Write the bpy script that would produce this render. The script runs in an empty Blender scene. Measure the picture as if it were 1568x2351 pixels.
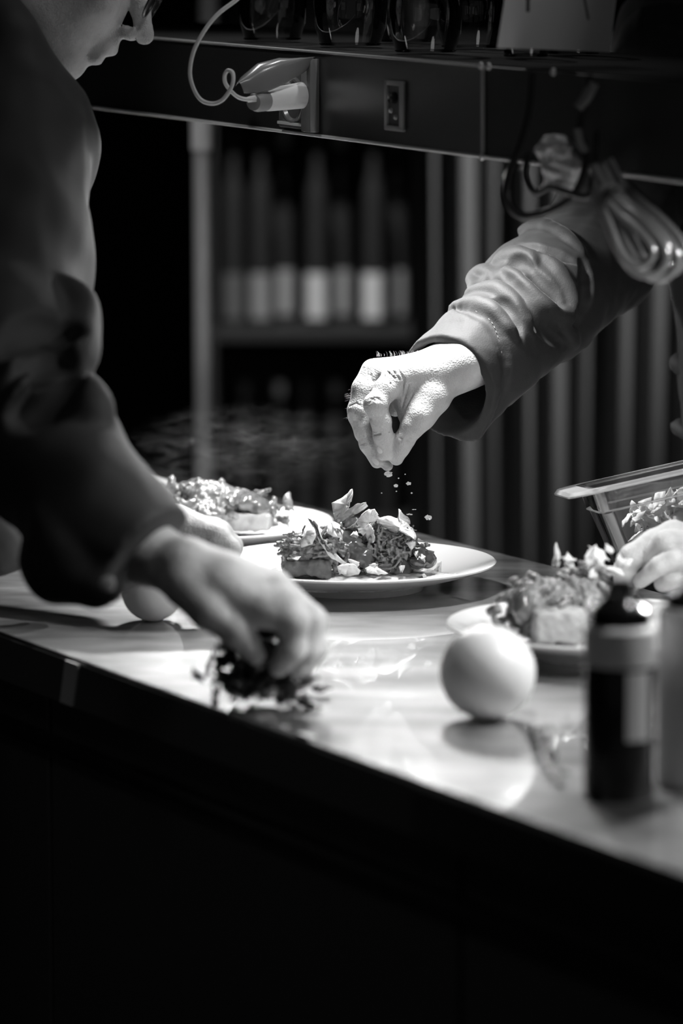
import bpy, bmesh, math, random
import numpy as np
from mathutils import Vector, Matrix, Euler
S = bpy.context.scene
COL = S.collection
# ------------------------------------------------------------------ camera
FPX = 9200.0
PITCH = math.atan(1235.5 / FPX)
CAMZ = 1.5
cam_data = bpy.data.cameras.new('camera')
cam = bpy.data.objects.new('camera', cam_data)
COL.objects.link(cam)
cam.location = (0, 0, CAMZ)
cam.rotation_euler = (math.pi / 2 - PITCH, 0, 0)
cam_data.sensor_fit = 'VERTICAL'
cam_data.sensor_height = 36.0
cam_data.sensor_width = 24.0
cam_data.lens = FPX / 2351 * 36.0
cam_data.clip_start = 0.05
cam_data.dof.use_dof = True
cam_data.dof.focus_distance = 3.765
cam_data.dof.aperture_fstop = cam_data.lens / 1000 / 0.038
S.camera = cam
S.view_settings.view_transform = 'Standard'
S.view_settings.look = 'None'
S.view_settings.gamma = 1.0
S.view_settings.use_curve_mapping = False
S.view_settings.exposure = 0.5
S.cycles.use_denoising = True
S.cycles.max_bounces = 8
S.cycles.transparent_max_bounces = 24
S.cycles.sample_clamp_indirect = 4.0
S.cycles.volume_max_steps = 64

def D(x, y, d):
    """world point seen at pixel x,y at distance d along the lens axis"""
    c, s = math.cos(PITCH), math.sin(PITCH)
    a = d * (x - 784) / FPX; b = -d * (y - 1175.5) / FPX
    return Vector((a, d * c + b * s, CAMZ - d * s + b * c))
def W(x, y, Y):
    p = D(x, y, 1.0); r = p - Vector((0, 0, CAMZ)); t = Y / r.y
    return Vector((r.x * t, Y, CAMZ + r.z * t))
def T(x, y, z):
    p = D(x, y, 1.0); r = p - Vector((0, 0, CAMZ)); t = (z - CAMZ) / r.z
    return Vector((r.x * t, r.y * t, z))
ZT = 0.926                                   # worktop height
# counter axes
FA, FB = T(0, 1450, ZT), T(1568, 2008, ZT)
UC = (FA - FB).normalized()                  # along the counter, away from the camera
NC = Vector((UC.y, -UC.x, 0)).normalized()   # across the counter, to its back
if NC.y < 0: NC = -NC
CW = (T(980, 1228, ZT) - FB).dot(NC)         # counter depth
# shelf above the counter: distance falls towards the right
def shelf_Y(x): return 18500.0 / (x + 4200)
def SB(x, off=0.0, dy=0.0): return W(x, 219.5 + .126 * x + dy, shelf_Y(x)) + NC * off
def ST(x, off=0.0, dy=0.0): return W(x, 58 + .084 * x + dy, shelf_Y(x)) + NC * off

# ------------------------------------------------------------------ world and lights
w = bpy.data.worlds.new('world'); S.world = w; w.use_nodes = True
w.node_tree.nodes['Background'].inputs[0].default_value = (.5, .5, .5, 1)
w.node_tree.nodes['Background'].inputs[1].default_value = .03
def look(o, tgt):
    o.rotation_euler = (Vector(tgt) - o.location).to_track_quat('-Z', 'Y').to_euler()
def area(loc, tgt, power, sx, sy=None, spread=math.pi):
    l = bpy.data.lights.new('area_light', 'AREA'); l.energy = power; l.size = sx
    if sy: l.shape = 'RECTANGLE'; l.size_y = sy
    else: l.shape = 'DISK'
    l.spread = spread
    o = bpy.data.objects.new('area_light', l); COL.objects.link(o); o.location = loc; look(o, tgt); return o
def spot(loc, tgt, power, size=.05, ang=60, blend=.6):
    l = bpy.data.lights.new('spot_light', 'SPOT'); l.energy = power; l.shadow_soft_size = size
    l.spot_size = math.radians(ang); l.spot_blend = blend
    o = bpy.data.objects.new('spot_light', l); COL.objects.link(o); o.location = loc; look(o, tgt); return o
# heat lamps under the shelf
for sx, off, pw in ((330, .07, 3.0), (590, .05, .9), (810, .085, 2.1), (1560, .24, .9), (1900, .10, 3.0)):
    p = SB(sx, off) - Vector((0, 0, .016))
    area(p, p - Vector((0, 0, 1)) - NC * .1, pw, .05)
# spots out of view, most of them added to light one area each
spot((-.35, 4.9, 2.6), D(640, 1400, 3.4), 14, .03, 30, .6)
spot((.95, 2.75, 2.3), D(1260, 1500, 3.05), 40, .05, 30, .8)
spot((1.7, 5.2, 2.65), W(1180, 470, 6.4), 165, .05, 26, 1)  # added from the side so the curtain folds shade
spot((-.3, 6.4, 2.5), W(760, 640, 7.5), 95, .05, 30, .8)  # added to brighten the bottle labels
spot((-.55, 4.55, 2.6), W(465, 500, 5.2), 20, .05, 30, .9)
spot((.8, 3.6, 2.5), D(100, 700, 3.4), 9, .04, 40, .8)
for q in ((-.6, 3.3, 2.6), (.2, 4.6, 2.7), (.5, 2.9, 2.7)): spot(q, W(720, 30, 3.9), 16, .02, 22, .8)  # narrow spots added for sparkle on the shelf glasses
area((-.9, 2.0, 2.5), D(120, 500, 3.5), .6, .5)

# ------------------------------------------------------------------ materials
def mat(name, c, rough=.5, metal=0., bump=0., bscale=40., var=0., vscale=8., coat=0., coat_r=.03,
        sheen=0., spec=.5, stretch=None, detail=4, bdist=.002, aniso=0., emit=0):
    m = bpy.data.materials.new(name); m.use_nodes = True
    nt = m.node_tree; b = nt.nodes['Principled BSDF']
    b.inputs['Base Color'].default_value = (c, c, c, 1)
    b.inputs['Roughness'].default_value = rough; b.inputs['Metallic'].default_value = metal
    b.inputs['Coat Weight'].default_value = coat; b.inputs['Coat Roughness'].default_value = coat_r
    b.inputs['Sheen Weight'].default_value = sheen; b.inputs['Specular IOR Level'].default_value = spec
    b.inputs['Sheen Roughness'].default_value = .4
    tc = nt.nodes.new('ShaderNodeTexCoord'); mp = nt.nodes.new('ShaderNodeMapping')
    nt.links.new(tc.outputs['Object'], mp.inputs['Vector'])
    if stretch: mp.inputs['Scale'].default_value = stretch
    if var:
        n = nt.nodes.new('ShaderNodeTexNoise'); n.inputs['Scale'].default_value = vscale; n.inputs['Detail'].default_value = detail
        r = nt.nodes.new('ShaderNodeValToRGB')
        r.color_ramp.elements[0].position = .3; r.color_ramp.elements[1].position = .7
        lo, hi = max(0, c * (1 - var)), min(1, c * (1 + var))
        r.color_ramp.elements[0].color = (lo, lo, lo, 1); r.color_ramp.elements[1].color = (hi, hi, hi, 1)
        nt.links.new(mp.outputs[0], n.inputs['Vector']); nt.links.new(n.outputs['Fac'], r.inputs[0]); nt.links.new(r.outputs[0], b.inputs['Base Color'])
    if bump:
        n = nt.nodes.new('ShaderNodeTexNoise'); n.inputs['Scale'].default_value = bscale; n.inputs['Detail'].default_value = detail
        u = nt.nodes.new('ShaderNodeBump'); u.inputs['Strength'].default_value = bump; u.inputs['Distance'].default_value = bdist
        nt.links.new(mp.outputs[0], n.inputs['Vector']); nt.links.new(n.outputs['Fac'], u.inputs['Height']); nt.links.new(u.outputs[0], b.inputs['Normal'])
    return m
def clear_mat(name, tint=.9, rough=.03, ior=1.45, gain=1.0, white_mix=0.0):
    """thin clear plastic or glass: mirror by Fresnel over see-through"""
    m = bpy.data.materials.new(name); m.use_nodes = True; nt = m.node_tree
    for n in list(nt.nodes): nt.nodes.remove(n)
    out = nt.nodes.new('ShaderNodeOutputMaterial'); mx = nt.nodes.new('ShaderNodeMixShader')
    tr = nt.nodes.new('ShaderNodeBsdfTransparent'); gl = nt.nodes.new('ShaderNodeBsdfGlossy'); fr = nt.nodes.new('ShaderNodeFresnel')
    mu = nt.nodes.new('ShaderNodeMath'); mu.operation = 'MULTIPLY'; mu.inputs[1].default_value = gain; mu.use_clamp = True
    tr.inputs[0].default_value = (tint, tint, tint, 1); gl.inputs['Roughness'].default_value = rough; fr.inputs['IOR'].default_value = ior
    nt.links.new(fr.outputs[0], mu.inputs[0]); nt.links.new(mu.outputs[0], mx.inputs[0])
    nt.links.new(tr.outputs[0], mx.inputs[1]); nt.links.new(gl.outputs[0], mx.inputs[2])
    last = mx
    if white_mix:  # mixes in white diffuse, brightening plastic where its edges look lit
        df = nt.nodes.new('ShaderNodeBsdfDiffuse'); m2 = nt.nodes.new('ShaderNodeMixShader'); m2.inputs[0].default_value = white_mix
        nt.links.new(mx.outputs[0], m2.inputs[1]); nt.links.new(df.outputs[0], m2.inputs[2]); last = m2
    nt.links.new(last.outputs[0], out.inputs[0]); return m
M = dict(
    wall=mat('dark_wall_paint', .02, .9), floor=mat('dark_floor_tile', .03, .5, var=.3), ceil=mat('dark_ceiling', .015, .9),
    curtain=mat('curtain_cloth', .16, .9, sheen=.3, bump=.2, bscale=300),
    post=mat('post_steel', .55, .45, .3, var=.4, vscale=3),
    steel_dark=mat('shelf_steel', .16, .33, .9, bump=.05, bscale=200), steel_edge=mat('shelf_edge_steel', .7, .4, .25),
    side=mat('cabinet_front', .09, .45, .1, bump=.1, bscale=60),
    china=mat('white_china', .82, .18, coat=.4, coat_r=.05), cloth=mat('black_jacket_cloth', .018, .7, sheen=.09, bump=.25, bscale=700, bdist=.001),
    cloth_in=mat('jacket_lining', .2, .85), trousers=mat('dark_trousers', .03, .8), apron=mat('apron_cloth', .1, .85),
    hair=mat('short_dark_hair', .04, .6, bump=.5, bscale=300), rim=mat('spectacle_frame', .02, .3),
    socket=mat('socket_plastic', .10, .35), socket_l=mat('flap_plastic', .17, .25), plug=mat('white_plug_plastic', .75, .4),
    cable=mat('white_cable_rubber', .6, .45), black=mat('black_rubber', .015, .35), black_gloss=mat('black_plastic', .012, .2, coat=.5),
    grey_cable=mat('grey_cable', .10, .2, coat=.6), paper=mat('ticket_paper', .88, .8), ink=mat('paper_ink', .12, .8),
    toast=mat('toasted_bread', .09, .8, bump=.6, bscale=260, var=.35, vscale=90, bdist=.001),
    toast_pale=mat('pale_bread', .36, .8, bump=.4, bscale=260, var=.2, vscale=60, bdist=.001),
    meat=mat('pulled_meat', .19, .42, var=.6, vscale=160, bump=.8, bscale=420, coat=.2, coat_r=.15, bdist=.0012),
    meat_pale=mat('pale_pulled_meat', .19, .3, var=.6, vscale=80, bump=.3, bscale=260, coat=.6, coat_r=.1, bdist=.0012),
    sauce=mat('dark_sauce', .05, .15, coat=.8, coat_r=.05, bump=.2, bscale=120), sauce_grey=mat('glossy_brown_sauce', .13, .15, coat=1, coat_r=.04, bump=.3, bscale=90),
    puree=mat('creamy_risotto', .6, .22, bump=.6, bscale=330, coat=.6, coat_r=.08, var=.15, vscale=200),
    flake=mat('crisp_flake', .74, .55, bump=.35, bscale=240, var=.22, vscale=120, bdist=.0008), flake_dark=mat('dark_flake', .09, .4, bump=.4, bscale=200),
    ball=mat('pale_onion_skin', .66, .38, bump=.08, bscale=25), herb=mat('dark_herb_leaf', .03, .3, bump=.3, bscale=200, coat=.4),
    glaze=mat('label_paper', .8, .7), label=mat('bottle_label', .5, .6), bottle_bg=mat('dark_bottle_glass', .035, .2, coat=.5), cap=mat('bottle_cap', .25, .3, .5),
    bottle_dark=mat('dark_bottle', .012, .22, coat=.6), bottle_pale=mat('pale_squeeze_bottle', .8, .4), bottle_wht=mat('white_collar', .85, .5),
    nail=mat('fingernail', .6, .3, coat=.3), lamp=mat('lamp_housing', .2, .5), wood=mat('rack_board', .02, .7), hairfine=mat('fine_hair', .5, .5),
    glass=clear_mat('drinking_glass', .97, .02, 1.5, 3.0), plastic=clear_mat('clear_container_plastic', .95, .04, 1.55, 1.6, .02), plastic_edge=clear_mat('whitened_edge_plastic', .9, .08, 1.6, 2.5, .3), lens=clear_mat('spectacle_lens', .8, .02))  # edge plastic is whitened to stand for lit edges
def skin_mat():
    m = mat('skin', .5, .6)
    nt = m.node_tree; b = nt.nodes['Principled BSDF']
    tc = nt.nodes.new('ShaderNodeTexCoord')
    v = nt.nodes.new('ShaderNodeTexVoronoi'); v.inputs['Scale'].default_value = 700
    n = nt.nodes.new('ShaderNodeTexNoise'); n.inputs['Scale'].default_value = 160; n.inputs['Detail'].default_value = 6
    wv = nt.nodes.new('ShaderNodeTexWave'); wv.inputs['Scale'].default_value = 90; wv.inputs['Distortion'].default_value = 9; wv.inputs['Detail'].default_value = 3; wv.bands_direction = 'Z'
    a1 = nt.nodes.new('ShaderNodeMath'); a1.operation = 'MULTIPLY_ADD'; a1.inputs[1].default_value = .4
    a2 = nt.nodes.new('ShaderNodeMath'); a2.operation = 'MULTIPLY_ADD'; a2.inputs[1].default_value = .03
    u = nt.nodes.new('ShaderNodeBump'); u.inputs['Strength'].default_value = .6; u.inputs['Distance'].default_value = .0016
    for x in (v, n, wv): nt.links.new(tc.outputs['Object'], x.inputs['Vector'])
    nt.links.new(v.outputs['Distance'], a1.inputs[0]); nt.links.new(n.outputs['Fac'], a1.inputs[2])
    nt.links.new(wv.outputs['Fac'], a2.inputs[0]); nt.links.new(a1.outputs[0], a2.inputs[2])
    nt.links.new(a2.outputs[0], u.inputs['Height']); nt.links.new(u.outputs[0], b.inputs['Normal'])
    n2 = nt.nodes.new('ShaderNodeTexNoise'); n2.inputs['Scale'].default_value = 45; n2.inputs['Detail'].default_value = 5
    r = nt.nodes.new('ShaderNodeValToRGB'); r.color_ramp.elements[0].position = .3; r.color_ramp.elements[1].position = .7
    r.color_ramp.elements[0].color = (.40, .40, .40, 1); r.color_ramp.elements[1].color = (.56, .56, .56, 1)
    nt.links.new(tc.outputs['Object'], n2.inputs['Vector']); nt.links.new(n2.outputs['Fac'], r.inputs[0]); nt.links.new(r.outputs[0], b.inputs['Base Color'])
    return m
M['skin'] = skin_mat()
def top_mat():
    """brushed and polished steel worktop: satin metal with a wet-looking polish, scratches along its length"""
    m = mat('brushed_steel_top', .62, .38, .92, coat=1.0, coat_r=.004)
    nt = m.node_tree; b = nt.nodes['Principled BSDF']
    b.inputs['Coat IOR'].default_value = 2.3
    tc = nt.nodes.new('ShaderNodeTexCoord'); mp = nt.nodes.new('ShaderNodeMapping')
    mp.inputs['Rotation'].default_value = (0, 0, -.35); mp.inputs['Scale'].default_value = (1, 14, 1)
    n = nt.nodes.new('ShaderNodeTexNoise'); n.inputs['Scale'].default_value = 7; n.inputs['Detail'].default_value = 9; n.inputs['Roughness'].default_value = .65
    r = nt.nodes.new('ShaderNodeMapRange'); r.inputs[3].default_value = .36; r.inputs[4].default_value = .56
    nt.links.new(tc.outputs['Object'], mp.inputs[0]); nt.links.new(mp.outputs[0], n.inputs['Vector']); nt.links.new(n.outputs['Fac'], r.inputs[0]); nt.links.new(r.outputs[0], b.inputs['Roughness'])
    n3 = nt.nodes.new('ShaderNodeTexNoise'); n3.inputs['Scale'].default_value = 9; n3.inputs['Detail'].default_value = 6
    cr = nt.nodes.new('ShaderNodeMapRange'); cr.inputs[1].default_value = .3; cr.inputs[2].default_value = .7; cr.inputs[3].default_value = .20; cr.inputs[4].default_value = .50
    mq = nt.nodes.new('ShaderNodeMapping'); mq.inputs['Rotation'].default_value = (0, 0, -.35); mq.inputs['Scale'].default_value = (1, 2.6, 1); nt.links.new(tc.outputs['Object'], mq.inputs[0]); nt.links.new(mq.outputs[0], n3.inputs['Vector']); nt.links.new(n3.outputs['Fac'], cr.inputs[0]); nt.links.new(cr.outputs[0], b.inputs['Base Color'])
    u = nt.nodes.new('ShaderNodeBump'); u.inputs['Strength'].default_value = .12; u.inputs['Distance'].default_value = .0008
    n2 = nt.nodes.new('ShaderNodeTexNoise'); n2.inputs['Scale'].default_value = 60; n2.inputs['Detail'].default_value = 4
    nt.links.new(mp.outputs[0], n2.inputs['Vector']); nt.links.new(n2.outputs['Fac'], u.inputs['Height']); nt.links.new(u.outputs[0], b.inputs['Normal'])
    return m
M['top'] = top_mat()

# ------------------------------------------------------------------ helpers
def raw(name, verts, faces, m, parent=None, smooth=True):
    me = bpy.data.meshes.new(name)
    verts = np.asarray([tuple(v) for v in verts] if not isinstance(verts, np.ndarray) else verts, dtype=np.float32)
    if isinstance(faces, np.ndarray) and faces.ndim == 2:
        nf, k = faces.shape
        me.vertices.add(len(verts)); me.vertices.foreach_set('co', verts.ravel())
        me.loops.add(nf * k); me.loops.foreach_set('vertex_index', faces.astype(np.int32).ravel())
        me.polygons.add(nf); me.polygons.foreach_set('loop_start', np.arange(0, nf * k, k, dtype=np.int32))
        me.update(calc_edges=True)
    else:
        me.from_pydata([tuple(map(float, v)) for v in verts], [], faces)
    if smooth: me.polygons.foreach_set('use_smooth', [True] * len(me.polygons))
    me.materials.append(m); me.validate()
    o = bpy.data.objects.new(name, me); COL.objects.link(o)
    if parent: o.parent = parent
    return o
def tag(o, label, cat, group=None, kind=None):
    if label: o['label'] = label
    if cat: o['category'] = cat
    if group: o['group'] = group
    if kind: o['kind'] = kind
    return o
def thing(name, label, cat, group=None):
    o = bpy.data.objects.new(name, None); COL.objects.link(o); o.empty_display_size = .02
    return tag(o, label, cat, group)
def struct(o): o['kind'] = 'structure'; return o
class MB:
    def __init__(s): s.v = []; s.f = []
    def add(s, vs, fs):
        b = len(s.v); s.v += [Vector(v) for v in vs]; s.f += [[b + i for i in f] for f in fs]
    def hexa(s, p):      # 8 corners: 0-3 bottom ring, 4-7 top ring
        s.add(p, [(0, 3, 2, 1), (4, 5, 6, 7), (0, 1, 5, 4), (1, 2, 6, 5), (2, 3, 7, 6), (3, 0, 4, 7)])
    def box(s, c, sx, sy, sz, R=None):
        c = Vector(c); p = []
        for z in (-1, 1):
            for x, y in ((-1, -1), (1, -1), (1, 1), (-1, 1)):
                q = Vector((x * sx / 2, y * sy / 2, z * sz / 2)); p.append(c + (R @ q if R else q))
        s.hexa(p)
    def lathe(s, prof, n=32, c=(0, 0, 0), R=None, close=False):
        c = Vector(c); b = len(s.v); k = len(prof)
        for i in range(n):
            a = 2 * math.pi * i / n
            for r, z in prof:
                q = Vector((r * math.cos(a), r * math.sin(a), z)); s.v.append(c + (R @ q if R else q))
        for i in range(n):
            j = (i + 1) % n
            for q in range(k if close else k - 1):
                q2 = (q + 1) % k
                s.f.append([b + i * k + q, b + j * k + q, b + j * k + q2, b + i * k + q2])
    def tube(s, pts, rad, n=10, cap=True):
        pts = [Vector(p) for p in pts]; b = len(s.v); L = len(pts)
        rads = rad if isinstance(rad, (list, tuple)) else [rad] * L
        up = Vector((0.13, .21, .97)).normalized()
        for i, p in enumerate(pts):
            t = (pts[min(i + 1, L - 1)] - pts[max(i - 1, 0)]).normalized()
            a = t.cross(up)
            if a.length < 1e-3: a = t.cross(Vector((1, 0, 0)))
            a.normalize(); c = t.cross(a).normalized(); up = c if c.dot(up) > 0 else -c
            c = up; a = t.cross(c).normalized()
            for j in range(n):
                g = 2 * math.pi * j / n; s.v.append(p + (a * math.cos(g) + c * math.sin(g)) * rads[i])
        for i in range(L - 1):
            for j in range(n):
                k2 = (j + 1) % n; s.f.append([b + i * n + j, b + i * n + k2, b + (i + 1) * n + k2, b + (i + 1) * n + j])
        if cap:
            s.f.append([b + j for j in range(n)][::-1]); s.f.append([b + (L - 1) * n + j for j in range(n)])
    def build(s, name, m, parent=None, smooth=True, bevel=0, seg=2):
        o = raw(name, s.v, s.f, m, parent, smooth)
        bm = bmesh.new(); bm.from_mesh(o.data)
        bmesh.ops.recalc_face_normals(bm, faces=bm.faces)
        if bevel:
            es = [e for e in bm.edges if len(e.link_faces) == 2 and e.calc_face_angle(0) > .6]
            bmesh.ops.bevel(bm, geom=es, offset=bevel, segments=seg, affect='EDGES', profile=.5)
        if smooth:
            for e in bm.edges:
                if len(e.link_faces) == 2 and e.calc_face_angle(0) > .7: e.smooth = False
        bm.to_mesh(o.data); bm.free()
        if smooth: o.data.polygons.foreach_set('use_smooth', [True] * len(o.data.polygons))
        return o
def spline(pts, n=8):
    """Catmull-Rom through points"""
    P = [Vector(p) for p in pts]; P = [2 * P[0] - P[1]] + P + [2 * P[-1] - P[-2]]; out = []
    for i in range(1, len(P) - 2):
        for k in range(n):
            t = k / n
            out.append(.5 * ((2 * P[i]) + (P[i + 1] - P[i - 1]) * t + (2 * P[i - 1] - 5 * P[i] + 4 * P[i + 1] - P[i + 2]) * t * t + (3 * P[i] - P[i - 1] - 3 * P[i + 1] + P[i + 2]) * t ** 3))
    out.append(P[-2]); return out

# ---- signed distance modelling
def nz(P, s, seed=0):
    """cheap smooth noise about -1..1"""
    r = np.random.RandomState(seed); o = 0
    for k in range(5):
        d = r.normal(size=(3, 3)) * s
        ph = r.uniform(0, 6.28, 3)
        a = P @ d.T
        o = o + np.sin(a[..., 0] + ph[0] + 1.3 * np.sin(a[..., 1] + ph[1])) * np.sin(a[..., 2] + ph[2])
    return o / 2.5
class SD:
    def __init__(s): s.ops = []
    def cap(s, a, b, ra, rb, k=.004, sub=False):
        a = np.array(a, float); b = np.array(b, float)
        def f(P):
            ab = b - a; L = max(1e-12, ab @ ab)
            t = np.clip(((P - a) @ ab) / L, 0, 1)
            return np.linalg.norm(P - a - t[..., None] * ab, axis=-1) - (ra + (rb - ra) * t)
        r = max(ra, rb); s.ops.append((f, k, sub, np.minimum(a, b) - r, np.maximum(a, b) + r)); return s
    def ell(s, c, r, R=None, k=.004, sub=False):
        c = np.array(c, float); r = np.array(r, float); Rm = np.array(R, float) if R is not None else np.eye(3)
        def f(P):
            q = (P - c) @ Rm
            k0 = np.linalg.norm(q / r, axis=-1); k1 = np.linalg.norm(q / (r * r), axis=-1) + 1e-9
            return k0 * (k0 - 1) / k1
        m = r.max(); s.ops.append((f, k, sub, c - m, c + m)); return s
    def box(s, c, h, R=None, rr=.002, k=.002, sub=False):
        c = np.array(c, float); h = np.array(h, float) - rr; Rm = np.array(R, float) if R is not None else np.eye(3)
        def f(P):
            q = np.abs((P - c) @ Rm) - h
            return np.linalg.norm(np.maximum(q, 0), axis=-1) + np.minimum(q.max(-1), 0) - rr
        m = np.linalg.norm(h) + rr; s.ops.append((f, k, sub, c - m, c + m)); return s
    def plane(s, p, n, k=.002):
        """cut away everything on the side n points to"""
        p = np.array(p, float); n = np.array(n, float); n = n / np.linalg.norm(n)
        s.ops.append((lambda P: -((P - p) @ n), k, True, None, None)); return s
    def chain(s, pts, rads, k=.004):
        for i in range(len(pts) - 1): s.cap(pts[i], pts[i + 1], rads[i], rads[i + 1], k)
        return s
    @staticmethod
    def mix(F, d, k, sub):
        if sub:
            d = -d; h = np.clip(.5 - .5 * (d - F) / k, 0, 1) if k > 0 else (d < F) * 1.
            return d * (1 - h) + F * h + k * h * (1 - h)
        h = np.clip(.5 + .5 * (F - d) / k, 0, 1)
        return F * (1 - h) + d * h - k * h * (1 - h)
    def ev(s, P):
        F = np.full(P.shape[:-1], 1.0)
        for f, k, sub, lo, hi in s.ops: F = s.mix(F, f(P), k, sub)
        return F
    def hit(s, x, y, d0=3.0, d1=4.6, n=800):
        """first surface point behind a pixel"""
        a = np.array(D(x, y, d0)); b = np.array(D(x, y, d1)); t = np.linspace(0, 1, n)[:, None]
        P = a + (b - a) * t; F = s.ev(P); i = np.argmax(F < 0)
        if not (F < 0).any(): i = int(np.argmin(F))
        return Vector(P[i])
    def grid(s, vox, disp=None):
        un = [o for o in s.ops if not o[2] and o[3] is not None]
        lo = np.min([o[3] for o in un], 0) - 4 * vox; hi = np.max([o[4] for o in un], 0) + 4 * vox
        n = np.ceil((hi - lo) / vox).astype(int) + 1
        ax = [lo[i] + vox * np.arange(n[i]) for i in range(3)]
        F = np.full(tuple(n), 1.0, dtype=np.float64)
        for f, k, sub, a, b in s.ops:
            if a is None: i0 = np.zeros(3, int); i1 = n
            else:
                m = k + 3 * vox
                i0 = np.maximum(0, np.floor((a - m - lo) / vox).astype(int)); i1 = np.minimum(n, np.ceil((b + m - lo) / vox).astype(int) + 1)
                if (i1 <= i0).any(): continue
            G = np.stack(np.meshgrid(ax[0][i0[0]:i1[0]], ax[1][i0[1]:i1[1]], ax[2][i0[2]:i1[2]], indexing='ij'), -1)
            sl = tuple(slice(i0[i], i1[i]) for i in range(3))
            F[sl] = s.mix(F[sl], f(G), k, sub)
        if disp is not None:
            near = np.argwhere(np.abs(F) < .012 + 2 * vox)
            P = lo + near * vox
            F[tuple(near.T)] += disp(P)
        return lo, F
    def mesh(s, vox, disp=None):
        lo, F = s.grid(vox, disp)
        return nets(lo, F, vox)
def nets(lo, F, vox):
    F = F.copy(); F[0] = F[-1] = 1; F[:, 0] = F[:, -1] = 1; F[:, :, 0] = F[:, :, -1] = 1
    s = F < 0; nx, ny, nz_ = F.shape
    cnt = np.zeros((nx - 1, ny - 1, nz_ - 1), np.int8)
    cs = [(i, j, k) for i in (0, 1) for j in (0, 1) for k in (0, 1)]
    for i, j, k in cs: cnt += s[i:nx - 1 + i, j:ny - 1 + j, k:nz_ - 1 + k]
    act = np.argwhere((cnt > 0) & (cnt < 8))
    vals = {c: F[act[:, 0] + c[0], act[:, 1] + c[1], act[:, 2] + c[2]] for c in cs}
    acc = np.zeros((len(act), 3)); num = np.zeros(len(act))
    for c in cs:
        for ax in range(3):
            if c[ax] == 0:
                d = list(c); d[ax] = 1; d = tuple(d)
                a, b = vals[c], vals[d]; m = (a < 0) != (b < 0)
                t = np.where(m, a / np.where(m, a - b, 1), 0)
                p = np.tile(np.array(c, float), (len(act), 1)); p[:, ax] = t
                acc += p * m[:, None]; num += m
    V = lo + (act + acc / num[:, None]) * vox
    idx = np.full(cnt.shape, -1, np.int64); idx[tuple(act.T)] = np.arange(len(act))
    quads = []
    for ax in range(3):
        a = np.moveaxis(s, ax, 0); e = np.argwhere(a[:-1] != a[1:])       # in moved axes
        sg = a[:-1][tuple(e.T)]
        o1, o2 = [(1, 2), (0, 2), (0, 1)][ax]
        g = np.zeros_like(e); g[:, ax] = e[:, 0]; g[:, o1] = e[:, 1]; g[:, o2] = e[:, 2]
        ok = (g[:, o1] > 0) & (g[:, o2] > 0) & (g[:, o1] < cnt.shape[o1]) & (g[:, o2] < cnt.shape[o2])
        g = g[ok]; sg = sg[ok]
        def at(d1, d2):
            h = g.copy(); h[:, o1] -= d1; h[:, o2] -= d2; return idx[tuple(h.T)]
        q = np.stack([at(1, 1), at(0, 1), at(0, 0), at(1, 0)], 1)
        fl = sg if ax != 1 else ~sg
        q[~fl] = q[~fl][:, ::-1]; quads.append(q)
    return V, np.concatenate(quads)
def sd_obj(name, sd, vox, m, parent=None, disp=None, relax=1):
    V, Q = sd.mesh(vox, disp)
    for _ in range(relax):
        A = np.zeros_like(V); N = np.zeros(len(V))
        for a, b in ((0, 1), (1, 2), (2, 3), (3, 0)):
            np.add.at(A, Q[:, a], V[Q[:, b]]); np.add.at(A, Q[:, b], V[Q[:, a]]); np.add.at(N, Q[:, a], 1); np.add.at(N, Q[:, b], 1)
        V = V * .4 + .6 * A / N[:, None]
    return raw(name, V, Q, m, parent)
def merge_mesh(dst, src):
    """put src's faces into dst and remove src"""
    bm = bmesh.new(); bm.from_mesh(dst.data); bm.from_mesh(src.data); bm.to_mesh(dst.data); bm.free()
    dst.data.polygons.foreach_set('use_smooth', [True] * len(dst.data.polygons))
    bpy.data.objects.remove(src)

# ------------------------------------------------------------------ the room
mb = MB(); mb.box((0, 4, -.05), 9, 12, .1); struct(mb.build('floor', M['floor'], smooth=False))
mb = MB(); mb.box((0, 4, 2.85), 9, 12, .1); struct(mb.build('ceiling', M['ceil'], smooth=False))
mb = MB(); mb.box((0, 9.0, 1.4), 9, .1, 2.8); struct(mb.build('wall_back', M['wall'], smooth=False))
mb = MB(); mb.box((-4.0, 4, 1.4), .1, 10, 2.8); struct(mb.build('wall_left', M['wall'], smooth=False))
mb = MB(); mb.box((4.0, 4, 1.4), .1, 10, 2.8); struct(mb.build('wall_right', M['wall'], smooth=False))
# curtain with folds, hung in front of the back wall
def curtain(x0, x1, Y, folds, name, label, seed):
    rnd = random.Random(seed); n = int((x1 - x0) / .006); vs = []; fs = []
    ph = 0; off = []
    for i in range(n + 1):
        ph += .006 / .064 * 2 * math.pi * (.55 + .75 * abs(math.sin(i * .019 + seed)))
        off.append((.020 + .010 * math.sin(i * .031)) * math.sin(ph) + .016 * math.sin(ph * .37 + 1) + .006 * math.sin(ph * 2.3))
    zt = W(1100, 110, Y).z; zs = [0.04 + (zt - .04) * k / 14 for k in range(15)]
    for i in range(n + 1):
        for z in zs: vs.append((x0 + i * .006 + .004 * math.sin(z * 3 + i * .05), Y + off[i] * (1 + .2 * math.sin(z * 2)), z))
    for i in range(n):
        for k in range(14): fs.append((i * 15 + k, i * 15 + k + 1, (i + 1) * 15 + k + 1, (i + 1) * 15 + k))
    o = raw(name, vs, fs, M['curtain']); md = o.modifiers.new('solid', 'SOLIDIFY'); md.thickness = .002
    return tag(o, label, 'curtain')
curtain(W(945, 600, 6.4).x, 1.9, 6.4, 12, 'curtain', 'long dark curtain in soft vertical folds behind the reaching arm', 1)
zt = W(1100, 110, 6.4).z; mb = MB(); mb.tube([(W(930, 110, 6.4).x, 6.4, zt + .01), (2.0, 6.4, zt + .01)], .012, 12)
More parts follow.
